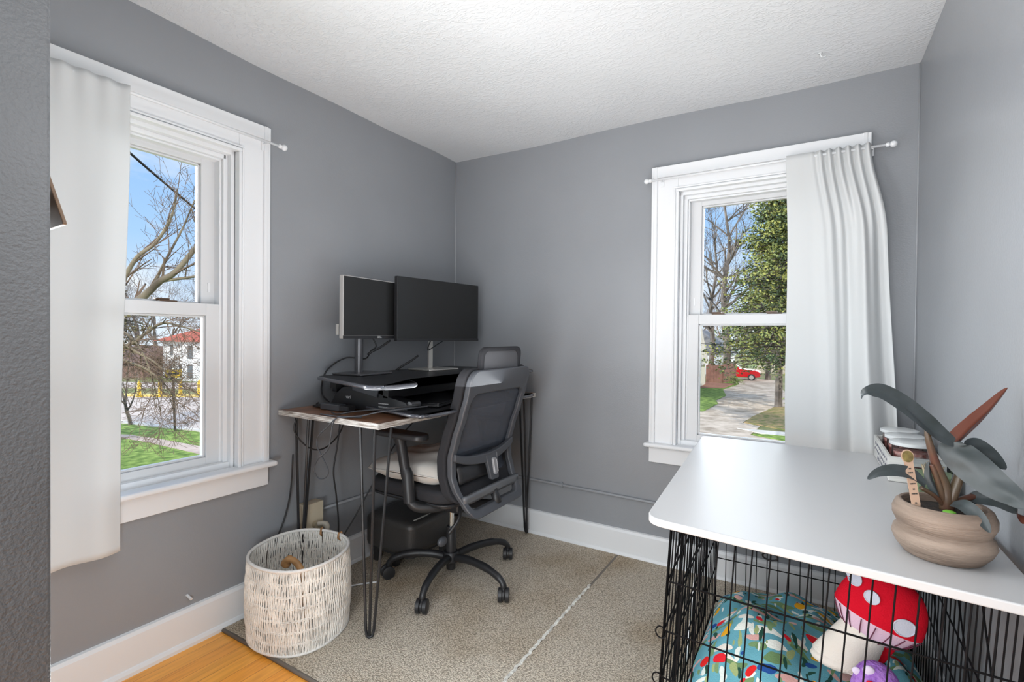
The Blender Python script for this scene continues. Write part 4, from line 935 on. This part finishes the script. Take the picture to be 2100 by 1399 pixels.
# ------------------------------------------------------------------ exterior
G = -3.5
def gmat(name, c1, c2, sc=0.8, bump=0.0, det=8):
    return mat(name, c1, 0.95, col2=c2, vscale=sc, detail=det, spec=0.1)
lawn_m = gmat('lawn_grass', (0.27, 0.37, 0.09), (0.085, 0.15, 0.03), 3.2, 0, 12)
dirt_m = gmat('gravel_drive', (0.62, 0.52, 0.42), (0.33, 0.265, 0.20), 1.3, 0, 12)
dry_m = gmat('dry_leaf_litter', (0.38, 0.26, 0.14), (0.15, 0.17, 0.05), 2.6, 0, 12)
conc_m = gmat('pale_concrete', (0.70, 0.67, 0.62), (0.52, 0.48, 0.43), 0.9)
asph_m = gmat('worn_asphalt', (0.60, 0.51, 0.45), (0.44, 0.375, 0.33), 0.5)
yel_m = mat('traffic_yellow', (0.70, 0.46, 0.03), 0.6)
def flat(name, pts, dz, m):
    o = MB().prism(pts, lambda p: (p[0], p[1], G-0.3), lambda p: (p[0], p[1], G+dz)).build(name, m); return struct(o)
flat('ground', [(-140, -40), (60, -40), (60, 140), (-140, 140)], 0.0, gmat('winter_turf', (0.28, 0.24, 0.13), (0.14, 0.19, 0.06), 0.25))
# left-hand view
flat('lawn', [(-60, -12), (-2, -12), (-2, 9.4), (-22.4, 9.65), (-27.6, 8.7), (-60, -6)], 0.02, lawn_m)
flat('sidewalk', [(-60, -11), (-23.9, 7.0), (-21.4, 7.25), (-18.0, 7.35), (-2, 7.0), (-2, 8.2), (-18.1, 8.1), (-21.4, 7.85), (-23.9, 7.5), (-60, -10)], 0.035, gmat('pinkish_walk', (0.55, 0.44, 0.38), (0.36, 0.29, 0.24), 1.5))
flat('kerb', [(-60, -6.3), (-27.6, 8.5), (-22.4, 9.5), (-2, 11), (-2, 11.5), (-22.4, 9.85), (-27.9, 8.9), (-60, -5.8)], 0.07, conc_m)
flat('street', [(-60, -5.8), (-27.9, 8.9), (-22.4, 9.85), (-12, 10.5), (-12, 27), (-34.3, 16.1), (-39.3, 13.3), (-60, 3)], 0.03, asph_m)
flat('yellow_kerb', [(-60, 3), (-39.3, 13.3), (-34.3, 16.1), (-12, 27), (-12, 27.9), (-35.2, 16.9), (-40.2, 14.0), (-60, 3.9)], 0.10, mat('faded_yellow', (0.70, 0.52, 0.15), 0.8))
flat('far_street', [(-75, 3), (-42.5, 17.2), (-38.5, 19.6), (-12, 33), (-12, 39), (-43.3, 22.5), (-48.5, 19.0), (-80, 4)], 0.05, asph_m)
# right-hand view
flat('driveway', [(-7.6, 20), (-12, 12), (12, 12), (12, 21.6), (1.2, 22.4), (-0.5, 23.2), (-0.3, 26.0), (-1.2, 26.7), (-0.9, 29.3), (-0.1, 33.5), (2.5, 37), (0.0, 46), (-1.2, 58), (-9, 60), (-5.2, 54.0), (-4.0, 50.4), (-4.6, 43.9), (-3.7, 39.3), (-3.9, 35.7), (-3.5, 34.0), (-3.7, 29.6), (-7.6, 27.5)], 0.03, dirt_m)
flat('sidewalk', [(-1.2, 24.6), (8, 25.3), (8, 24.2), (0.2, 23.7)], 0.06, conc_m)
flat('grass_patch', [(-0.4, 23.4), (3, 21.2), (4, 24.0), (0.9, 24.1)], 0.05, lawn_m)
flat('verge', [(-1.1, 26.7), (-0.3, 26.3), (1.0, 25.4), (9, 25.4), (9, 37), (2.5, 37), (-0.1, 34.2), (-0.9, 29.3)], 0.06, dry_m)
flat('lawn', [(-3.7, 29.6), (-3.5, 34), (-3.9, 35.7), (-3.7, 39.3), (-4.6, 43.9), (-4.0, 50.4), (-5.2, 54), (-9, 50), (-12, 29)], 0.06, lawn_m)
flat('leaf_bed', [(-6.6, 44), (-4.7, 45), (-4.3, 50.2), (-7.2, 50.3)], 0.09, mat('red_mulch', (0.36, 0.16, 0.10), 0.95, col2=(0.22, 0.10, 0.06), vscale=3))

bark_m = mat('pale_bark', (0.34, 0.28, 0.20), 0.9, col2=(0.13, 0.10, 0.075), vscale=2.5, detail=5)
bark2_m = mat('grey_bark', (0.20, 0.165, 0.135), 0.9, col2=(0.07, 0.058, 0.05), vscale=1.5, detail=5)
twig_m = mat('brown_twigs', (0.17, 0.115, 0.08), 0.9)
def grow(m, p, d, L, r, depth, rng, nseg=5, spread=0.55, up=0.08, sides=5, kids=3, rmin=0.004, droop=0):
    pts = [Vector(p)]; d = Vector(d).normalized(); rs = [r]; q = Vector(p)
    for i in range(nseg):
        d = (d+Vector((rng.uniform(-1, 1), rng.uniform(-1, 1), rng.uniform(-1, 1)+up-droop))*0.16).normalized()
        q = q+d*(L/nseg); pts.append(q.copy()); rs.append(max(rmin, r*(1-0.55*(i+1)/nseg)))
    m.tube(pts, rs, sides if r > 0.03 else 3, caps=False)
    if depth <= 0: return
    for k in range(kids+(1 if rng.random() < 0.4 else 0)):
        i = rng.randint(max(1, nseg//2-1), nseg); t = rng.random()
        a = Vector((rng.uniform(-1, 1), rng.uniform(-1, 1), rng.uniform(-0.6, 1))).normalized()
        nd = (d*(1-spread)+a*spread).normalized()
        grow(m, pts[i], nd, L*rng.uniform(0.55, 0.8), max(rmin, rs[i]*rng.uniform(0.5, 0.72)), depth-1, rng, max(3, nseg-1), spread, up, sides, kids, rmin, droop)

# --- the near tree seen through the window by the desk: its limbs reach across the pane
rng = random.Random(21)
nt_ = empty('bare_tree', (-9.3, 1.1, G), 'big leafless tree with mossy crooked limbs right outside the window by the desk', 'tree')
m = MB()
trunk = [(-9.35, 1.15, G), (-9.30, 1.20, -1.5), (-9.2, 1.3, 0.6), (-9.0, 1.42, 1.25)]
m.tube(spl(trunk, 5), [0.26]*6+[0.22]*6+[0.17]*4, 10)
limbs = [([(-9.0, 1.42, 1.25), (-8.6, 1.80, 1.70), (-8.3, 1.98, 2.02), (-8.05, 2.13, 2.20), (-7.70, 2.36, 2.72), (-7.5, 2.5, 2.95)], 0.115, 0.05),
         ([(-9.0, 1.42, 1.25), (-8.85, 1.60, 1.95), (-8.62, 1.75, 2.45), (-8.40, 1.95, 2.72), (-8.15, 2.10, 3.2), (-8.05, 2.15, 3.7)], 0.075, 0.025),
         ([(-8.3, 1.98, 2.02), (-8.0, 2.2, 2.08), (-7.6, 2.4, 2.12), (-7.3, 2.6, 2.0)], 0.045, 0.02),
         ([(-8.45, 1.9, 1.85), (-8.2, 2.05, 2.45), (-7.95, 2.2, 3.0), (-7.75, 2.3, 3.5)], 0.045, 0.014),
         ([(-9.1, 1.35, 0.7), (-8.77, 1.69, 0.86), (-8.5, 1.85, 1.08), (-8.25, 2.0, 1.26), (-8.0, 2.15, 1.22), (-7.65, 2.37, 1.10)], 0.060, 0.018),
         ([(-9.1, 1.3, 0.9), (-8.85, 1.6, 0.60), (-8.5, 1.85, 0.42), (-8.2, 2.05, 0.10), (-8.0, 2.15, -0.18)], 0.050, 0.014),
         ([(-9.0, 1.42, 1.1), (-8.7, 1.7, 0.78), (-8.35, 1.95, 0.52), (-8.05, 2.1, 0.22), (-7.75, 2.3, 0.05)], 0.040, 0.012),
         ([(-9.0, 1.42, 1.3), (-8.7, 1.68, 1.0), (-8.5, 1.8, 0.7), (-8.42, 1.9, 0.3), (-8.35, 1.95, 0.0)], 0.035, 0.010)]
for P, ra, rb in limbs:
    Q = spl(P, 6); k = len(Q); m.tube(Q, [(ra+(rb-ra)*i/(k-1))*0.68 for i in range(k)], 8)
m.build('trunk', bark_m, nt_, smooth=True)
m = MB()
for li, (P, ra, rb) in enumerate(limbs):
    Q = spl(P, 6); k = len(Q)
    hang = li >= 4
    for j in range(4, k, 2 if hang else 3):
        d = (Q[min(j+1, k-1)]-Q[j-1]).normalized()
        for rep in range(1):
            dirv = d*0.7+Vector((rng.uniform(-0.6, 0.6), rng.uniform(-0.6, 0.6), rng.uniform(-0.9, 0.25) if hang else rng.uniform(-0.1, 0.95)))
            grow(m, Q[j], dirv, rng.uniform(0.4, 0.75), max(0.008, (ra+(rb-ra)*j/k)*0.32), 3, rng, 4, 0.5, 0.05, 4, 3 if hang else 2, 0.0032, 0.25 if hang else 0)
m.build('twigs', twig_m, nt_)

# generic bare trees
def bare_tree(loc, hgt, seed, label, m_=None, depth=5, kids=3, group=None, rr=None, lean=(0, 0)):
    rg = random.Random(seed); m = MB(); r0 = rr or hgt*0.018
    grow(m, (0, 0, 0), (lean[0], lean[1], 1), hgt*0.42, r0, depth, rg, 6, 0.42, 0.30, 6, kids, hgt*0.0007)
    o = m.build('bare_tree', m_ or bark2_m); o.location = loc
    return tag(o, label, 'tree', group)
# street side, left-hand view
bare_tree((-26.7, 8.65, G), 5.0, 4, 'young leafless tree with thin trunk on the grass at the kerb', depth=4)
t0 = bare_tree((-60, 22, G), 12, 8, 'leafless trees beyond the white house across the street', depth=5, group='far trees across the street')
for (x, y, s, rz) in ((-66, 24.5, 1.1, 1), (-58, 28.5, 1.2, 2), (-63, 27, 1.0, 3), (-52, 28, 1.1, 4), (-70, 28, 1.3, 5), (-57, 19.0, 0.8, 2.4)):
    c = t0.copy(); COL.objects.link(c); c.location = (x, y, G); c.scale = (s, s, s); c.rotation_euler = (0, 0, rz)
# conifer behind the limbs
def clump_tree(name, loc, hgt, rad, seed, n, mats, label, cat='tree', base=0.08, power=0.8, leafsz=0.30, trunk_r=0.25, twist=False, shape='cone'):
    rg = random.Random(seed); r = empty(name, loc, label, cat)
    m = MB().tube([(0, 0, 0), (0.05, 0, hgt*0.5), (0, 0, hgt*0.95)], [trunk_r, trunk_r*0.6, 0.03], 8)
    tops = []
    nb = n//55
    for i in range(nb):
        t = (i+0.5)/nb; z = hgt*(base+(1-base)*t); a = rg.uniform(0, 2*PI)
        rr = rad*((1-t)**power)*rg.uniform(0.6, 1.1)+0.15 if shape == 'cone' else rad*math.sin(PI*min(0.98, max(0.08, t)))**0.6*rg.uniform(0.6, 1.1)
        e = Vector((rr*math.cos(a), rr*math.sin(a), z-rr*0.10)); s = Vector((0, 0, z))
        m.tube([s, s.lerp(e, 0.5)+Vector((0, 0, 0.05*rr)), e], [0.05, 0.035, 0.015], 4, caps=False)
        tops.append((s, e))
    m.build('trunk', bark2_m, r).location = (0, 0, 0)
    ms = [MB() for _ in mats]
    for s, e in tops:
        cl = [rg.uniform(0.3, 1.08) for _ in range(4)]; tn = rg.randrange(len(ms))
        cj = [Vector((rg.gauss(0, 1), rg.gauss(0, 1), rg.gauss(0, 0.5)))*leafsz*0.9 for _ in cl]
        for k in range(55):
            q_ = k % 4; p = s.lerp(e, cl[q_])+cj[q_]+Vector((rg.gauss(0, 1), rg.gauss(0, 1), rg.gauss(0, 0.55)))*leafsz*0.62
            sz = leafsz*rg.uniform(0.25, 0.6)
            a = Vector((rg.uniform(-1, 1), rg.uniform(-1, 1), rg.uniform(-0.6, 0.6))).normalized(); b = a.cross(Vector((rg.uniform(-1, 1), rg.uniform(-1, 1), rg.uniform(-1, 1)))).normalized()
            ms[tn if rg.random() < 0.65 else rg.randrange(len(ms))].add([p-a*sz*0.5, p+b*sz*0.32, p+a*sz*0.6, p-b*sz*0.32], [(0, 1, 2, 3)])
    for mm, mt in zip(ms, mats):
        o = mm.build('foliage', mt, r, recalc=False); o.location = (0, 0, 0)
    return r
def lm(name, c): return mat(name, c, 0.8, spec=0.2)
gA, gB, gC = lm('needle_olive', (0.30, 0.30, 0.085)), lm('needle_dark', (0.070, 0.10, 0.050)), lm('needle_mid', (0.19, 0.22, 0.075))
clump_tree('evergreen_tree', (0.12, 34.6, G), 15.2, 4.5, 5, 27000, [gA, gB, gC], 'tall olive-green evergreen standing beside the gravel drive', base=0.19, power=0.78, leafsz=0.42, trunk_r=0.24)
clump_tree('evergreen_tree', (-2.0, 58, G), 12.5, 3.6, 9, 12000, [gA, gB, gC], 'darker evergreen farther back behind the red truck', base=0.22, power=0.5, leafsz=0.45, trunk_r=0.3)
clump_tree('evergreen_tree', (-21.0, 4.6, G), 7.4, 2.3, 12, 6000, [lm('brown_olive', (0.20, 0.17, 0.08)), lm('brown_dark', (0.07, 0.06, 0.04))], 'brownish bushy evergreen beyond the limbs of the near tree', base=0.35, power=0.35, leafsz=0.25, shape='ball')
def tall_tree(loc, hgt, r0, seed, label, lean=0.0):
    rg = random.Random(seed); m = MB(); Q = [Vector((0.012*hgt*math.sin(i*0.9+seed)+lean*hgt*i/14, 0.01*hgt*math.cos(i*1.3), hgt*i/14)) for i in range(15)]
    m.tube(Q, [r0*(1-0.88*i/14) for i in range(15)], 8)
    for i in range(4, 15):
        for k in range(2):
            a = rg.uniform(0, 2*PI)
            grow(m, Q[i], (math.cos(a), math.sin(a)*0.6, rg.uniform(0.5, 1.3)), hgt*rg.uniform(0.16, 0.30)*(1.15-i/22), r0*(1-0.85*i/14)*0.62, 4, rg, 6, 0.45, 0.22, 5, 2, 0.012)
    o = m.build('bare_tree', bark2_m); o.location = loc
    return tag(o, label, 'tree')
tall_tree((-5.9, 54.5, G), 21.5, 0.42, 31, 'tall leafless tree rising behind the brown fence')
tall_tree((-8.0, 58.0, G), 18, 0.34, 37, 'second leafless tree spreading behind the pale house', 0.03)
bt = bare_tree((-4.0, 72, G), 11, 51, 'leafless trees on the far side of the red truck', twig_m, depth=5, group='far trees behind the truck')
for (x, y, s, rz) in ((-9, 74, 1.1, 1), (-6.5, 78, 1.0, 2.2), (-1.5, 76, 1.1, 3.1), (1.5, 73, 1.0, 4), (-11.5, 70, 1.2, 5)):
    c = bt.copy(); COL.objects.link(c); c.location = (x, y, G); c.scale = (s, s, s); c.rotation_euler = (0, 0, rz)

clump_tree('evergreen_tree', (5.0, 23.4, G), 9.0, 3.0, 44, 7000, [gA, gB, gC], 'evergreen beside the drive, hidden past the gathered curtain and casting shade on the gravel', base=0.12, power=0.6, leafsz=0.34, trunk_r=0.2)
# white house with red roof
siding = mat('white_siding', (0.80, 0.80, 0.80), 0.8); roofr = mat('red_shingles', (0.42, 0.10, 0.06), 0.85, var=0.2, vscale=1.5)
dkwin = mat('dark_window', (0.10, 0.11, 0.12), 0.3)
def frame_of(a, b): 
    a = Vector((*a, 0)); b = Vector((*b, 0)); ux = (b-a).normalized(); uy = Vector((-ux.y, ux.x, 0))
    return lambda x, y, z: a+ux*x+uy*y+Vector((0, 0, z))
hw = frame_of((-53.6, 21.8), (-46.8, 23.4))
hs = empty('house', tuple(hw(4, 4, G)), 'white two-storey house with a red hipped roof across the street', 'house')
def fbox(m, f, a, b):
    x0, y0, z0 = a; x1, y1, z1 = b
    return m.add([f(*p) for p in ((x0,y0,z0),(x1,y0,z0),(x1,y1,z0),(x0,y1,z0),(x0,y0,z1),(x1,y0,z1),(x1,y1,z1),(x0,y1,z1))], [(0,3,2,1),(4,5,6,7),(0,1,5,4),(1,2,6,5),(2,3,7,6),(3,0,4,7)])
fbox(MB(), hw, (0, 0, G), (11, 9, 0.25)).build('walls', siding, hs)
fbox(MB(), hw, (4.6, -1.6, G), (11, 0.05, 0.25)).build('bay', siding, hs)
MB().add([hw(-0.6, -0.7, 0.2), hw(11.6, -0.7, 0.2), hw(11.6, 9.7, 0.2), hw(-0.6, 9.7, 0.2), hw(4.4, 4.5, 2.5), hw(8, 4.5, 2.5)], [(0, 1, 5, 4), (1, 2, 5), (2, 3, 4, 5), (3, 0, 4), (3, 2, 1, 0)]).build('roof', roofr, hs, bevel=0)
MB().add([hw(4.2, -2.0, 0.2), hw(11.6, -2.0, 0.2), hw(11.6, 3, 0.2), hw(4.2, 3, 0.2), hw(7, 0.8, 1.5), hw(9, 0.8, 1.5)], [(0, 1, 5, 4), (1, 2, 5), (2, 3, 4, 5), (3, 0, 4), (3, 2, 1, 0)]).build('bay_roof', roofr, hs)
for x, z in ((1.0, -0.55), (2.5, -0.55), (0.9, -2.45), (2.2, -2.45), (3.4, -2.45)):
    fbox(MB(), hw, (x, -0.04, z-0.65), (x+0.34, 0.02, z+0.35)).build('window', dkwin, hs)
for x, z in ((5.3, -0.7), (5.3, -2.5), (7.0, -0.7), (7.0, -2.5)):
    fbox(MB(), hw, (x, -1.64, z-0.7), (x+0.6, -1.58, z+0.55)).build('window', dkwin, hs)
bb = frame_of((-62, 16.3), (-55.5, 20.3))
br = empty('brick_building', tuple(bb(4, 3, G)), 'low brown brick building beside the white house', 'building')
fbox(MB(), bb, (0, 0, G), (8.3, 5, -1.9)).build('walls', mat('brown_brick', (0.24, 0.15, 0.12), 0.9, var=0.2, vscale=2), br)
MB().add([bb(-0.5, -0.5, -2.0), bb(8.8, -0.5, -2.0), bb(8.8, 5.5, -2.0), bb(-0.5, 5.5, -2.0), bb(0, 2.5, -0.4), bb(8.3, 2.5, -0.4)], [(0, 1, 5, 4), (1, 2, 5), (2, 3, 4, 5), (3, 0, 4), (3, 2, 1, 0)]).build('roof', mat('brown_shingles', (0.20, 0.125, 0.10), 0.9), br)
# hedge by the house
# arrow sign
sg = empty('road_sign', (-23.3, 9.1, G), 'yellow road sign with a black arrow on a thin wooden post by the kerb', 'road sign')
MB().tube([(-23.336, 9.098, G), (-23.45, 9.06, -0.75)], 0.055, 8).build('post', mat('weathered_post', (0.12, 0.09, 0.07), 0.9), sg)
sf = frame_of((-23.72, 8.88), (-23.14, 9.30))
fbox(MB(), sf, (0, -0.07, -1.02), (0.72, -0.04, -0.64)).build('sign_plate', yel_m, sg)
MB().prism([(0.08, 0), (0.24, 0.11), (0.24, 0.045), (0.62, 0.045), (0.62, -0.045), (0.24, -0.045), (0.24, -0.11)], lambda p: sf(p[0], -0.075, -0.83+p[1]), lambda p: sf(p[0], -0.085, -0.83+p[1])).build('arrow', ink_m, sg)
# bollards
for i, (x, y, lab) in enumerate(((-37.3, 14.5, 'yellow bollard below the near branches, second from the young tree'), (-35.9, 16.4, 'yellow bollard standing alone, farthest from the young tree'), (-36.6, 15.5, 'yellow bollard below the arrow sign'), (-38.2, 13.6, 'yellow bollard beside the young tree at the kerb'))):
    b = empty('bollard', (x, y, G), lab, 'bollard', 'yellow bollards along the far kerb')
    MB().lathe([(0.12, 0), (0.12, 1.0), (0.06, 1.1), (0.001, 1.18)], (0, 0, 0), 14).build('post', yel_m, b, smooth='auto').location = (0, 0, 0)
    MB().lathe([(0.22, 0), (0.22, 0.12)], (0, 0, 0), 14).build('foot', yel_m, b).location = (0, 0, 0)
# overhead wires
def wire(name, a, b, r, label, sag=0.2):
    a, b = Vector(a), Vector(b)
    o = MB().tube([a.lerp(b, t/12)-Vector((0, 0, sag*4*(t/12)*(1-t/12))) for t in range(13)], r, 6).build(name, wire_m, smooth=True); tag(o, label, 'overhead wire')
wire('overhead_wire', (-11.0, 1.55, 5.75), (-16.5, 7.65, 4.72), 0.032, 'black overhead wire slanting across the blue sky by the near tree', 0.05)
wire('overhead_wire', (-9, 30, 0.95), (4, 30, 0.60), 0.014, 'thin overhead wire crossing in front of the evergreen, upper one', 0.12)
wire('overhead_wire', (-9, 30, 0.40), (4, 30, 0.20), 0.014, 'thin overhead wire crossing in front of the evergreen, lower one', 0.12)
# pale house, right-hand view
ph = empty('house', (-9.5, 43, G), 'pale cream-sided house with steep roof side beside the brown fence', 'house')
cream = mat('cream_siding', (0.66, 0.64, 0.50), 0.85, var=0.05)
MB().box((-14, 36, G), (-6.7, 47.7, -1.35)).build('walls', cream, ph)
MB().prism([(-6.45, -1.4), (-7.15, 2.2), (-10.4, 3.8), (-13.6, 2.2), (-14.3, -1.4)], lambda p: (p[0], 35.8, p[1]), lambda p: (p[0], 47.9, p[1])).build('roof', mat('pale_shingles', (0.60, 0.55, 0.46), 0.9, var=0.08, vscale=2), ph)
for y in (41.2, 44.4):
    MB().box((-6.72, y-0.45, -2.75), (-6.62, y+0.45, -1.55)).build('window_frame', siding, ph); MB().box((-6.64, y-0.30, -2.62), (-6.60, y+0.30, -1.68)).build('window', dkwin, ph)
h2 = empty('house', (-9.5, 66, G), 'far grey-roofed white house peeping out behind the big leafless tree', 'house')
MB().box((-13, 62, G), (-6.8, 70, -0.9)).build('walls', siding, h2)
MB().prism([(-6.4, -1.0), (-9.9, 2.0), (-13.4, -1.0)], lambda p: (p[0], 61.8, p[1]), lambda p: (p[0], 70.2, p[1])).build('roof', mat('grey_shingles', (0.20, 0.20, 0.21), 0.9), h2)
gf = MB().box((-4, 69.0, G), (4, 69.15, -1.9)).build('back_fence', mat('pale_boards', (0.60, 0.53, 0.42), 0.9, var=0.1, vscale=3)); tag(gf, 'long pale board fence behind the red truck', 'fence')
# brown fence
fc = empty('board_fence', (-6.2, 50.8, G), 'brown wooden board fence between pale house and red truck', 'fence')
fbm = mat('brown_boards', (0.25, 0.13, 0.10), 0.9, var=0.2, vscale=2)
for (a, b) in (((-7.1, 50.35), (-5.47, 51.0)), ((-5.47, 51.0), (-4.95, 55.3))):
    f = frame_of(a, b); L = math.dist(a, b); m = MB(); x = 0; k = 0
    while x < L: fbox(m, f, (x, -0.02-0.015*(k % 2), G), (x+0.14, 0.01, -1.68+0.02*(k % 3))); x += 0.15; k += 1
    m.build('board_panel', fbm, fc)
    fbox(MB(), f, (L-0.12, -0.08, G), (L+0.02, 0.06, -1.60)).build('post', fbm, fc)
# red pickup
tk = empty('pickup_truck', (-5.0, 56.4, G), 'shiny red pickup truck parked behind the brown fence', 'truck')
carp = mat('red_car_paint', (0.55, 0.008, 0.015), 0.25, coat=0.6)
y0, y1 = 55.6, 57.4
body = [(-8.0, 0.45), (-8.0, 1.10), (-6.35, 1.12), (-6.25, 1.62), (-6.0, 1.72), (-5.05, 1.70), (-4.55, 1.22), (-3.3, 1.14), (-2.72, 1.00), (-2.58, 0.75), (-2.62, 0.42), (-3.0, 0.35), (-7.6, 0.35)]
MB().prism(body, lambda p: (p[0], y0, G+p[1]), lambda p: (p[0], y1, G+p[1])).build('body', carp, tk, bevel=0.06, seg=3)
MB().prism([(-5.95, 1.2), (-5.95, 1.60), (-5.15, 1.58), (-4.85, 1.24)], lambda p: (p[0], y0-0.012, G+p[1]), lambda p: (p[0], y0+0.01, G+p[1])).build('side_window', dkwin, tk)
MB().box((-2.66, y0+0.1, G+0.72), (-2.56, y0+0.4, G+0.90)).build('headlight', silver_m, tk)
for x in (-3.42, -7.2):
    w = MB().tube([(x, y0-0.04, G+0.36), (x, y0+0.22, G+0.36)], 0.36, 22).build('wheel', ink_m, tk, smooth='auto')
    MB().tube([(x, y0-0.06, G+0.36), (x, y0, G+0.36)], 0.22, 16).build('rim', silver_m, w, smooth='auto').location = (0, 0, 0)
# shrub near fence and stump
sb = clump_tree('shrub', (-4.3, 49.6, G), 0.8, 0.6, 3, 700, [lm('spring_green', (0.25, 0.36, 0.08)), gC], 'small bright green shrub at the end of the brown fence', 'shrub', base=0.2, leafsz=0.2, trunk_r=0.04, shape='ball')

# ------------------------------------------------------------------ world, lights, camera
w = bpy.data.worlds.new('World'); S.world = w; w.use_nodes = True; nt = w.node_tree
bg = nt.nodes['Background']; tc = N(nt, 'ShaderNodeTexCoord'); sp = N(nt, 'ShaderNodeSeparateXYZ'); r = N(nt, 'ShaderNodeValToRGB')
els = r.color_ramp.elements; els[0].position = 0.0; els[0].color = (0.78, 0.88, 1.0, 1); els[1].position = 0.45; els[1].color = (0.22, 0.46, 0.90, 1)
e = els.new(0.16); e.color = (0.42, 0.66, 1.0, 1)
no = N(nt, 'ShaderNodeTexNoise', Scale=5.0, Detail=5); mp = N(nt, 'ShaderNodeMapping'); mp.inputs['Scale'].default_value = (1, 1, 2.6)
r2 = N(nt, 'ShaderNodeValToRGB'); r2.color_ramp.elements[0].position = 0.48; r2.color_ramp.elements[1].position = 0.72
mx = N(nt, 'ShaderNodeMix', data_type='RGBA'); mx.inputs[7].default_value = (0.95, 0.97, 1.0, 1)
L = nt.links.new
L(tc.outputs['Generated'], sp.inputs[0]); L(sp.outputs['Z'], r.inputs['Fac']); L(tc.outputs['Generated'], mp.inputs['Vector']); L(mp.outputs[0], no.inputs['Vector']); L(no.outputs['Fac'], r2.inputs['Fac'])
L(r2.outputs['Color'], mx.inputs[0]); L(r.outputs['Color'], mx.inputs[6]); L(mx.outputs[2], bg.inputs['Color']); bg.inputs['Strength'].default_value = 1.0

def light(kind, name, loc, direction, energy, col=(1, 1, 1), **kw):
    l = bpy.data.lights.new(name, kind); l.energy = energy; l.color = col
    for k, v in kw.items(): setattr(l, k, v)
    o = bpy.data.objects.new(name, l); COL.objects.link(o); o.location = loc
    o.rotation_euler = Vector(direction).to_track_quat('-Z', 'Y').to_euler(); return o
light('SUN', 'sun', (5, -5, 12), (-0.62, 0.66, -0.62), 3.4, (1.0, 0.95, 0.86), angle=0.009)
light('SUN', 'skylight_west', (-5, -1, 6), (0.93, 0.33, -0.05), 10, (0.93, 0.97, 1.0), angle=math.radians(42))
light('SUN', 'skylight_north', (1, 5, 6), (-0.15, -0.95, -0.14), 4.0, (0.93, 0.97, 1.0), angle=math.radians(60))
light('AREA', 'hall_fill', (1.65, -3.3, 1.05), (-0.05, 1, 0), 37, (0.94, 0.975, 1.0), shape='RECTANGLE', size=1.05, size_y=1.9)  # added fill panel behind the camera, not a known lamp
light('POINT', 'flash_fill', (1.42, -2.00, 1.42), (0, 0, -1), 11, (0.94, 0.975, 1.0), shadow_soft_size=0.26)  # omni fill added near the camera, standing in for bounced flash
light('POINT', 'low_fill', (0.95, -2.06, 0.45), (0, 0, -1), 15, (0.86, 0.945, 1.0), shadow_soft_size=0.14)  # unseen fill added below the frame to lift the lower room
light('AREA', 'side_fill', (0.60, -2.09, 1.20), (0.95, 0.30, 0), 12, (0.92, 0.965, 1.0), shape='RECTANGLE', size=0.55, size_y=1.3)  # hidden area fill added to brighten the right wall
light('AREA', 'bounce_fill', (1.10, -1.25, 0.90), (0, 0, 1), 12, (0.94, 0.975, 1.0), shape='RECTANGLE', size=1.2, size_y=1.2)  # added up-facing panel, throws fill light onto the ceiling

F_ = Vector((-0.51718561, 0.85579466, -0.01159974)); R_ = Vector((0.85575234, 0.51729286, 0.00979918)); U_ = Vector((-0.01438655, 0.00485851, 0.9998847))
cam = bpy.data.cameras.new('camera'); co = bpy.data.objects.new('camera', cam); COL.objects.link(co)
cam.sensor_fit = 'HORIZONTAL'; cam.sensor_width = 36; cam.lens = 36*1011.6/2100; cam.clip_start = 0.02; cam.clip_end = 400
Mc = Matrix((R_, U_, -F_)).transposed().to_4x4(); Mc.translation = Vector((1.8607, -2.3998, 1.1)); co.matrix_world = Mc
S.camera = co
